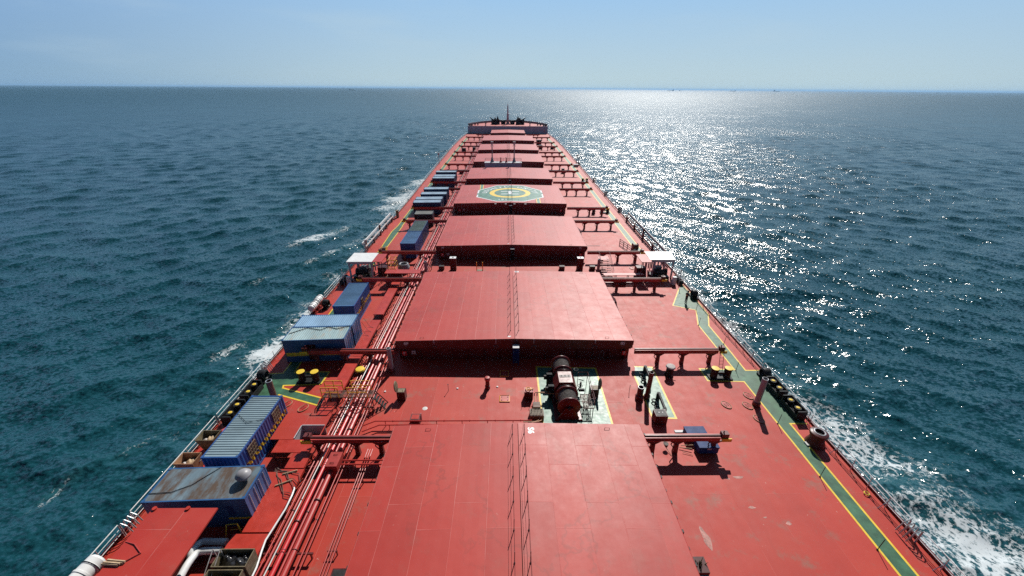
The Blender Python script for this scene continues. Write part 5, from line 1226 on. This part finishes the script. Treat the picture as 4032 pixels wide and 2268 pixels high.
# loose things on the trunk plates
tag(MB().path([(-15.1,18.0,.95),(-14.95,17.8,1.1),(-14.85,17.3,1.15),(-14.85,16.4,1.08),(-14.98,15.3,1.05),(-15.1,14.5,1.0),(-15.0,13.9,1.0),(-14.8,13.0,1.0),(-14.75,12.0,1.0),(-14.8,9,1.0)], .055, 8).build('white_hose', M['white']), 'white hose curving along the trunk and pipes far aft', 'hose')
for a, b, lab in (((-16.4,19.05,.95),(-15.5,19.35,.97),'farther'),((-16.45,18.15,.95),(-15.5,18.6,.97),'nearer')):
    tag(MB().tube(a, b, .045, 6).build('pole', M['wood']), 'pale pole lying on the trunk plate, %s of two' % lab, 'pole', 'loose poles on the trunk')
rp = MB(); rr_ = random.Random(5)
for i in range(5):
    pts = [(-17.0+rr_.uniform(-.2,.2), 19.4+rr_.uniform(-.2,.2), .95)]
    for k in range(5): pts.append((pts[-1][0]+.42, pts[-1][1]-.35+rr_.uniform(-.35,.35), .93+.02*k))
    rp.path(pts, .022, 5)
tag(rp.build('rope_tangle', M['brown']), 'tangle of thin brown rope over the trunk beside the rust streaked container', 'rope')
rp = MB(); [rp.path([(-16.9,38.6-.8*i,1.8),(-16.2,38.2-.8*i,1.0),(-14.9,37.6-.9*i,.7)], .018, 5) for i in range(3)]
tag(rp.build('lashing_lines', M['dark']), 'thin lashing lines from the athwart containers to the pipes', 'rope')
# ---------------------------------------------------------------- blue boxes and mop under the aftmost starboard beam
for x, y, lab, w in ((14.6,21.75,'dark blue chest with lid standing clear in front of the aftmost starboard beam',1.5),(14.25,23.0,'dark blue chest half hidden behind the aftmost starboard beam',1.55)):
    t = thing('storage_chest', lab, 'chest', (x, y, 0)); MB().b2(-w/2,w/2,-.4,.45,.08,.62).build('body', M['bluebox'], t, flat=True); MB().b2(-w/2-.03,w/2+.03,-.43,.48,.62,.72).build('lid', M['bluebox'], t, flat=True); q = MB(); q.b2(-.15,.15,-.46,-.43,.52,.66); q.build('latch', M['lgrey'], t, flat=True); MB().b2(-w/2+.1,w/2-.1,-.3,.35,0,.08).build('feet', M['dark'], t, flat=True)
tag(MB().tube((12.6,21.9,.12),(13.5,21.7,.2),.03,6).tube((12.8,22.1,.1),(13.7,22.0,.25),.03,6).tube((12.7,21.5,.1),(13.4,21.2,.05),.02,6).build('bars', M['wood']), 'loose bars and timber under the aftmost starboard beam', 'timber')
q = MB(); q.tube((11.75,21.2,.03),(11.55,21.85,.15),.02,6); q2 = MB(); q2.lathe([(.03,0),(.1,.1),(.2,.35)], (0,0,0), 12); q2.v = [(11.55+a-.08*c, 21.85+b+c*.35, .15+c*.9) for a,b,c in q2.v]
t = thing('mop', 'upturned grey mop leaning under the aftmost starboard beam', 'mop', (0,0,0)); q.build('handle', M['wood'], t); q2.build('head', M['rope'], t)
t = thing('deck_grating', 'pale flat plate lying just behind the aftmost starboard beam', 'plate', (13.6,23.6,0)); MB().b2(-.7,.7,-.12,.12,.0,.06).build('plate', M['lgrey'], t, flat=True)
t = thing('ventilator_trunk', 'dark ventilator box with leafy rubbish on top far aft beside the aftmost hatch', 'ventilator', (10.0, 12.9, 0)); MB().b2(-.35,.4,-.5,.35,0,1.2).build('trunk', M['maroon'], t, flat=True)
q = MB(); rg = random.Random(9)
for i in range(26): a = rg.uniform(0,6.28); r_ = rg.uniform(0,.3); q.tube((r_*math.cos(a),r_*math.sin(a)-.05,1.2),(r_*1.5*math.cos(a),r_*1.4*math.sin(a)-.05,1.35+rg.uniform(0,.25)),.035,5,.005)
q.build('rubbish_top', M['khaki'], t); MB().b2(-.3,.38,-.56,-.5,.85,.93).build('label_strip', M['white'], t, flat=True)
t = thing('ventilator_trunk', 'dark ventilator box far aft on the port side of the aftmost hatch', 'ventilator', (-9.9, 12.3, 0)); MB().b2(-.5,.45,-.5,.45,0,1.3).build('trunk', M['maroon'], t, flat=True); MB().b2(-.4,.35,-.4,.35,1.3,1.36).build('top', M['dark'], t, flat=True)
tag(MB().prism([(9.35,13.6),(9.75,13.3),(9.9,13.75),(9.6,14.1)], .0, .012).build('paper_sheet', M['pwhite'], None, flat=True), 'pale scrap of sheet by the side of the aftmost hatch on its starboard side', 'scrap')
for i, (x, y, a, b) in enumerate([(15.9,19.3,.35,.14),(15.1,19.2,.14,.08),(11.6,15.0,.22,.65),(15.6,17.0,.25,.08),(17.4,15.9,.18,.12),(16.1,16.3,.12,.06)]):
    q = MB().prism([(x+a*math.cos(t_)*(1+.25*math.sin(3*t_+i)), y+b*math.sin(t_)*(1+.3*math.cos(2*t_+i))) for t_ in np.linspace(0,6.28,14,endpoint=False)], .001, .005)
    tag(q.build('paint_scrape', M['scrape'], None, flat=True), ['pale scraped patch on the red deck to starboard of the blue chest','tiny pale scrape to port of a larger one','long pale scrape beside the aftmost hatch','thin pale scrape above the deck weld line','small pale scrape near the walkway','tiny pale scrape below the weld line'][i], 'paint scrape', 'pale scrapes on the starboard deck')

# ---------------------------------------------------------------- grey mast house with two lamp posts, forecastle, bow gear
t = thing('mast_house', 'low grey house with a pale railed roof across the middle between hatches 5 and 4', 'deckhouse', (-1.95, 134.6, 0))
MB().b2(-5.95,5.95,-1.2,1.4,0,3.25).build('wall', M['wallgrey'], t, flat=True); MB().b2(-6.05,6.05,-1.3,1.5,3.25,3.4).build('roof', M['lgrey'], t, flat=True)
q = MB()
for z in (3.9,4.4): q.path([(-5.9,-1.2,z),(-5.9,1.4,z),(5.9,1.4,z),(5.9,-1.2,z)], .05, 5)
for x in np.arange(-5.9,6,1.97): q.tube((x,1.4,3.4),(x,1.4,4.4),.045,5)
q.build('railing', M['dred'], t)
for x, lab in ((-5.5,'left of the two'),(1.65,'right of the two')):
    t = thing('lamp_post', 'grey lamp post with lamp cluster on the mast house roof,'+lab, 'lamp post', (x, 134.9, 3.4))
    MB().lathe([(.62,0),(.3,1.1),(.22,1.5)], (0,0,0), 12).build('foot', M['grey'], t); MB().tube((0,0,1.4),(0,0,5.9),.2,10,.16).build('pole', M['grey'], t)
    MB().b2(-.42,.42,-.3,.3,5.5,5.6).b2(-.42,.42,-.3,.3,6.2,6.3).b2(-.35,.35,-.25,.25,5.6,6.2).build('lamp_head', M['lgrey'], t, flat=True)
    q = MB(); [q.tube((s*.5,-.2,4.8),(s*.2,0,5.4),.05,5) for s in (-1,1)]; each(q, 'bracket', M['grey'], t)
for x, lab in ((-2.7,'port'),(-.9,'starboard')):
    t = thing('roof_vent', 'small mushroom ventilator on the mast house roof, %s one of two between the lamp posts' % lab, 'ventilator', (x, 134.4, 3.4)); MB().lathe([(.5,0),(.15,.6),(.12,1.2)], (0,0,0), 10).build('stack', M['red2'], t); MB().lathe([(.12,1.2),(.3,1.3),(.28,1.5),(.1,1.55)], (0,0,0), 10).build('cap', M['red2'], t)
t = thing('forecastle', 'raised grey walled forecastle with red deck at the bow', 'forecastle', (0, 261, 0)); FZ = 4.3
fo = [(24.5,0),(24.2,3),(22.8,9),(19.5,17),(15.5,23.5),(11,29),(5.5,33.5),(0,35)]; fo = fo+[(-x,y) for x,y in fo[-2::-1]]
MB().prism(fo, .0, FZ).build('wall', M['wallgrey'], t, flat=True)
MB().prism([(x*.985,y*.985+.3) for x,y in fo], FZ, FZ+.05).build('deck_top', M['deck'], t, flat=True)
MB().b2(-24.6,24.6,-.25,0,FZ-.2,FZ+.05).build('edge', M['wallgrey'], t, flat=True)
bw = MB(); n = len(fo)
for i in range(1, n-2):
    (xa,ya),(xb,yb) = fo[i], fo[i+1]; k = .985
    bw.add([(xa*k,ya*k+.3,FZ),(xb*k,yb*k+.3,FZ),(xb,yb,FZ+1.2),(xa,ya,FZ+1.2),(xa*1.01,ya+.1,FZ),(xb*1.01,yb+.1,FZ),(xb*1.012,yb+.1,FZ+1.2),(xa*1.012,ya+.1,FZ+1.2)], [(0,1,2,3),(5,4,7,6),(3,2,6,7)])
bw.build('bulwark', M['dred'], t, flat=True)
for s in (-1,1):
    MB().b2(s*22.4-.35,s*22.4+.35,-.12,0,.6,2.6).build('door', M['lgrey'], t, flat=True)
for s, lab in ((-1,'port'),(1,'starboard')):
    t = thing('anchor_windlass', 'black anchor windlass with peaked gear on the forecastle, %s of the mast' % lab, 'windlass', (s*7.8, 273, FZ+.05)); t.scale = (1.12,1,1.55)
    MB().b2(-2.4,2.4,-1.2,1.2,0,.9).build('bed', M['black'], t, flat=True); q = MB(); q.tube((-2.3,0,1.3),(2.3,0,1.3),.7,16); q.tube((-.6,0,1.3),(.2,0,1.3),1.35,18); q.build('drums', M['black'], t)
    q = MB(); q.add([(-s*.1,-.9,1.2),(-s*2.2,-.9,1.2),(-s*1.3,-.9,3.4),(-s*.1,.9,1.2),(-s*2.2,.9,1.2),(-s*1.3,.9,3.2)], [(0,1,2),(3,5,4),(0,3,4,1),(1,4,5,2),(2,5,3,0)]); q.build('gear_cover', M['black'], t, flat=True)
    q = MB(); q.path([(s*.6,0,1.6),(s*2.0,0,2.1),(s*3.2,0,2.6)], .16, 6); q.build('brake_arm', M['black'], t)
    t = thing('winch_rack', 'low black mooring winch on the forecastle close to the mast, %s side' % lab, 'winch', (s*2.9, 274, FZ+.05)); t.scale = (1.1,1,1.5); MB().tube((-1.2,0,1.0),(1.2,0,1.0),.7,14).build('drum', M['black'], t); MB().b2(-1.3,1.3,-.8,.8,0,.5).b2(-1.35,-1.1,-.8,.8,.5,1.8).b2(1.1,1.35,-.8,.8,.5,1.8).build('frame', M['dark'], t, flat=True)
    for i, (x, y) in enumerate(((22.6,262.6),(20.3,266),(18.6,266.6),(13.6,263.5))):
        nm = ('outermost double bollard','second bollard from outboard','third bollard from outboard','mushroom ventilator close to its wall')[i]
        q = MB()
        if i == 0: [q.cyl((s*x+dx, y, FZ), .45, 1.3, 12) for dx in (-.6,.6)]; q.b2(s*x-1.2,s*x+1.2,y-.5,y+.5,FZ,FZ+.2)
        elif i == 3: q.lathe([(.5,0),(.25,.4),(.25,1.1),(.55,1.3),(.5,1.6)], (s*x,y,FZ), 12)
        else: q.lathe([(.45,0),(.36,.2),(.36,1.3),(.45,1.5)], (s*x,y,FZ), 12)
        tag(q.build('forecastle_bollard' if i < 3 else 'mushroom_ventilator', M['black'] if i < 3 else M['maroon']), 'black %s on the %s half of the forecastle edge' % (nm, lab) if i < 3 else 'dark %s on the %s half of the forecastle' % (nm, lab), 'bollard' if i < 3 else 'ventilator')
t = thing('foremast', 'slim pale foremast rising from the forecastle at the bow', 'mast', (0, 274.0, FZ+.05))
MB().lathe([(1.3,0),(.9,1.2),(.6,2.0)], (0,0,0), 14).build('base', M['grey'], t); MB().lathe([(.8,1.9),(.66,5.6),(.5,6.2),(.40,9.5),(.2,11.9)], (0,0,0), 14).build('pole', M['lgrey'], t)
MB().b2(-1.1,1.1,-.4,.4,5.9,6.1).b2(-.8,.8,-.3,.3,6.9,7.0).build('cross_tree', M['lgrey'], t, flat=True); MB().cyl((0,0,7.0), .3, .5, 10).build('lamp', M['dark'], t)
# dark deck boxes and small stores among the far beams
for x, y, d, lab in [(15.2,208.5,(2.4,1.6,2.2),'black tank box among the far starboard beams'),(14.9,193,(1.6,1.6,1.6),'dark store box on the far starboard side behind hatch 3'),(20.2,192.5,(1.5,1.2,1.2),'small dark crate far forward near the starboard walkway'),(-19.6,184,(1.8,1.2,1.3),'small dark crate far forward on the port side'),(-15.2,185,(1.2,1.2,1.6),'dark drum like box far forward by the port pipes'),(-15.5,133,(1.3,1.0,1.1),'dark pipe box beside the port pipes just past the far containers'),(17.8,134.5,(.9,.8,1.4),'dark upright box under the far starboard beam'),(24.0,146.5,(1.6,1.2,.8),'pale box at the far starboard walkway')]:
    t = thing('deck_store', lab, 'store box', (x, y, 0)); w_, d_, h_ = d
    MB().b2(-w_/2,w_/2,-d_/2,d_/2,0,h_).build('body', M['lgrey' if 'pale' in lab else 'black'], t, flat=True); MB().b2(-w_/2-.05,w_/2+.05,-d_/2-.05,d_/2+.05,h_,h_+.08).build('lid', M['lgrey' if 'pale' in lab else 'maroon'], t, flat=True)
t = thing('light_tower', 'thin pale lattice stand on the far starboard rail', 'stand', (25.2, 150.5, 0)); q = MB()
for x in (-.5,.5):
    for y in (-.4,.4): q.tube((x,y,0),(x*.5,y*.5,3.4),.07,5)
q.b2(-.4,.4,-.3,.3,3.4,3.6); q.build('frame', M['grey'], t)
t = thing('light_tower', 'thin pale lamp stand on the far port rail', 'stand', (-25.4, 150.5, 0)); q = MB().tube((0,0,0),(0,0,3.2),.1,6).b2(-.3,.3,-.2,.2,3.2,4.0); q.build('frame', M['lgrey'], t)

# ---------------------------------------------------------------- person on the starboard walkway
def skin(name, joints, edges, mt, parent, sub=1):
    me = bpy.data.meshes.new(name); me.from_pydata([j[:3] for j in joints], edges, []); o = bpy.data.objects.new(name, me); COL.objects.link(o)
    md = o.modifiers.new('s', 'SKIN'); 
    for i, v in enumerate(me.skin_vertices[0].data): v.radius = joints[i][3] if isinstance(joints[i][3], tuple) else (joints[i][3], joints[i][3])
    me.skin_vertices[0].data[0].use_root = True
    sb = o.modifiers.new('u', 'SUBSURF'); sb.levels = sub; sb.render_levels = sub
    dg = bpy.context.evaluated_depsgraph_get(); m2 = bpy.data.meshes.new_from_object(o.evaluated_get(dg)); bpy.data.objects.remove(o); bpy.data.meshes.remove(me)
    m2.name = name; m2.materials.clear(); m2.materials.append(mt); m2.polygons.foreach_set('use_smooth', [True]*len(m2.polygons))
    o = bpy.data.objects.new(name, m2); COL.objects.link(o); o.parent = parent; return o
M['skin'] = paint('skin', (.30,.16,.10), .5, .08, 6); M['overall'] = paint('dark_overall', (.02,.025,.035), .8, .2, 5); M['hivis'] = paint('pale_yellow_vest', (.62,.55,.18), .7, .12, 5); M['helmet'] = paint('dark_helmet', (.04,.035,.03), .4, .1, 5)
t = thing('person', 'person in dark overalls and pale yellow vest standing on the starboard walkway', 'person', (22.6, 45.35, 0), R(-65))
J = []; E_ = []
def jn(x, y, z, r, p=None):
    J.append((x, y, z, r)); i = len(J)-1
    if p is not None: E_.append((p, i))
    return i
# facing +Y in local space
pel = jn(0,0,.95,(.15,.11)); ab = jn(0,.01,1.12,(.145,.10),pel); ch = jn(0,.02,1.33,(.17,.115),ab); nk = jn(0,.03,1.50,.055,ch); hd0 = jn(0,.05,1.58,.075,nk); hd1 = jn(0,.055,1.68,.09,hd0); hd2 = jn(0,.05,1.75,.06,hd1)
nose = jn(0,.155,1.655,.014,hd1)
for s in (-1,1):
    hip = jn(s*.09,0,.88,.085,pel); kn = jn(s*.1,.02,.48,.058,hip); an = jn(s*.105,-.01,.09,.042,kn); jn(s*.12,.14,.045,.038,an)
    sh = jn(s*.19,.01,1.40,.062,ch); el = jn(s*.27,.06,1.13,.045,sh); wr = jn(s*.2,.27,1.06,.03,el); pm = jn(s*.17,.33,1.06,(.02,.035),wr)
    for k in range(4):
        f1 = jn(s*.165-.012*s*k,.375-.003*k,1.085-.018*k,.009,pm); f2 = jn(s*.15-.01*s*k,.40,1.08-.018*k,.008,f1)
    th_ = jn(s*.14,.335,1.09,.01,pm); jn(s*.125,.36,1.095,.008,th_)
skin('body', J, E_, M['skin'], t)
JC = [(0,0,.95,(.17,.125)),(0,.01,1.12,(.165,.12)),(0,.02,1.33,(.19,.135)),(0,.02,1.44,(.11,.09))]; EC = [(0,1),(1,2),(2,3)]
for s in (-1,1):
    n0 = len(JC); JC += [(s*.09,0,.86,.10),(s*.1,.02,.48,.075),(s*.105,-.01,.13,.062)]; EC += [(0,n0),(n0,n0+1),(n0+1,n0+2)]
    n0 = len(JC); JC += [(s*.19,.01,1.40,.075),(s*.27,.06,1.13,.058),(s*.215,.23,1.07,.045)]; EC += [(2,n0),(n0,n0+1),(n0+1,n0+2)]
skin('overalls', JC, EC, M['overall'], t)
skin('vest', [(0,.01,1.0,(.19,.145)),(0,.015,1.2,(.185,.14)),(0,.02,1.38,(.19,.14))], [(0,1),(1,2)], M['hivis'], t)
MB().lathe([(.14,1.70),(.125,1.72),(.12,1.78),(.085,1.84),(.02,1.865)], (0,.05,0), 16).build('helmet', M['helmet'], t)
for s in (-1,1): MB().sphere((s*.12,.1,.05), .06, 10, 6, .8).build('boot', M['black'], t)
each(MB().sphere((-.035,.135,1.69), .012, 8, 6).sphere((.035,.135,1.69), .012, 8, 6), 'eye', M['black'], t); MB().b2(-.03,.03,.125,.14,1.605,1.615).build('mouth', M['pink'], t, flat=True)
each(MB().sphere((-.095,.045,1.665), .022, 8, 6, 1.5).sphere((.095,.045,1.665), .022, 8, 6, 1.5), 'ear', M['skin'], t)

# ---------------------------------------------------------------- far ships on the horizon
def ship(x, y, rz, L_, label):
    t = thing('distant_ship', label, 'ship', (x, y, SEA_Z), rz, 'tiny ships near the horizon')
    h = L_/2; MB().prism([(-h,-L_*.07),(h*.8,-L_*.07),(h,0),(h*.8,L_*.07),(-h,L_*.07)], -1, L_*.05).build('hull', M['dark'], t, flat=True)
    MB().b2(-h*.9,-h*.6,-L_*.06,L_*.06,L_*.05,L_*.2).build('superstructure', M['grey'], t, flat=True); q = MB(); [q.tube((k*h,0,L_*.05),(k*h,0,L_*.14),L_*.008,6) for k in (-.2,.2,.55)]; each(q, 'mast', M['dark'], t)
ship(-1856*1.02,5363*1.02,R(10),70,'small dark ship to port of the bow below the horizon')
ship(3900,10500,R(170),150,'tiny dark ship in the glitter, to port of three others'); ship(4420,11200,R(5),90,'tiny dark ship in the glitter second in a row of four'); ship(5900,11500,R(175),150,'tiny dark ship at the starboard end of the glitter'); ship(7000,11400,R(8),190,'tiny dark ship outermost to starboard on the horizon'); ship(-700,12800,R(4),110,'tiny ship on the horizon just to port of the foremast')

# ---------------------------------------------------------------- sea air: thin even haze round everything, bottom below the sea, top above the mast
HZE = 60000
me = MB().b2(-HZE, HZE, -HZE, HZE, SEA_Z-3, 60)
hz = me.build('haze', None, None, flat=True); hz['kind'] = 'stuff'
hm = bpy.data.materials.new('haze_air'); hm.use_nodes = True; nt = hm.node_tree
for n in list(nt.nodes):
    if n.type == 'BSDF_PRINCIPLED': nt.nodes.remove(n)
pv = nt.nodes.new('ShaderNodeVolumePrincipled'); pv.inputs['Color'].default_value = (.42,.70,1,1); pv.inputs['Density'].default_value = .000045; pv.inputs['Anisotropy'].default_value = .2
nt.links.new(pv.outputs[0], nt.nodes['Material Output'].inputs['Volume']); hz.data.materials.append(hm)
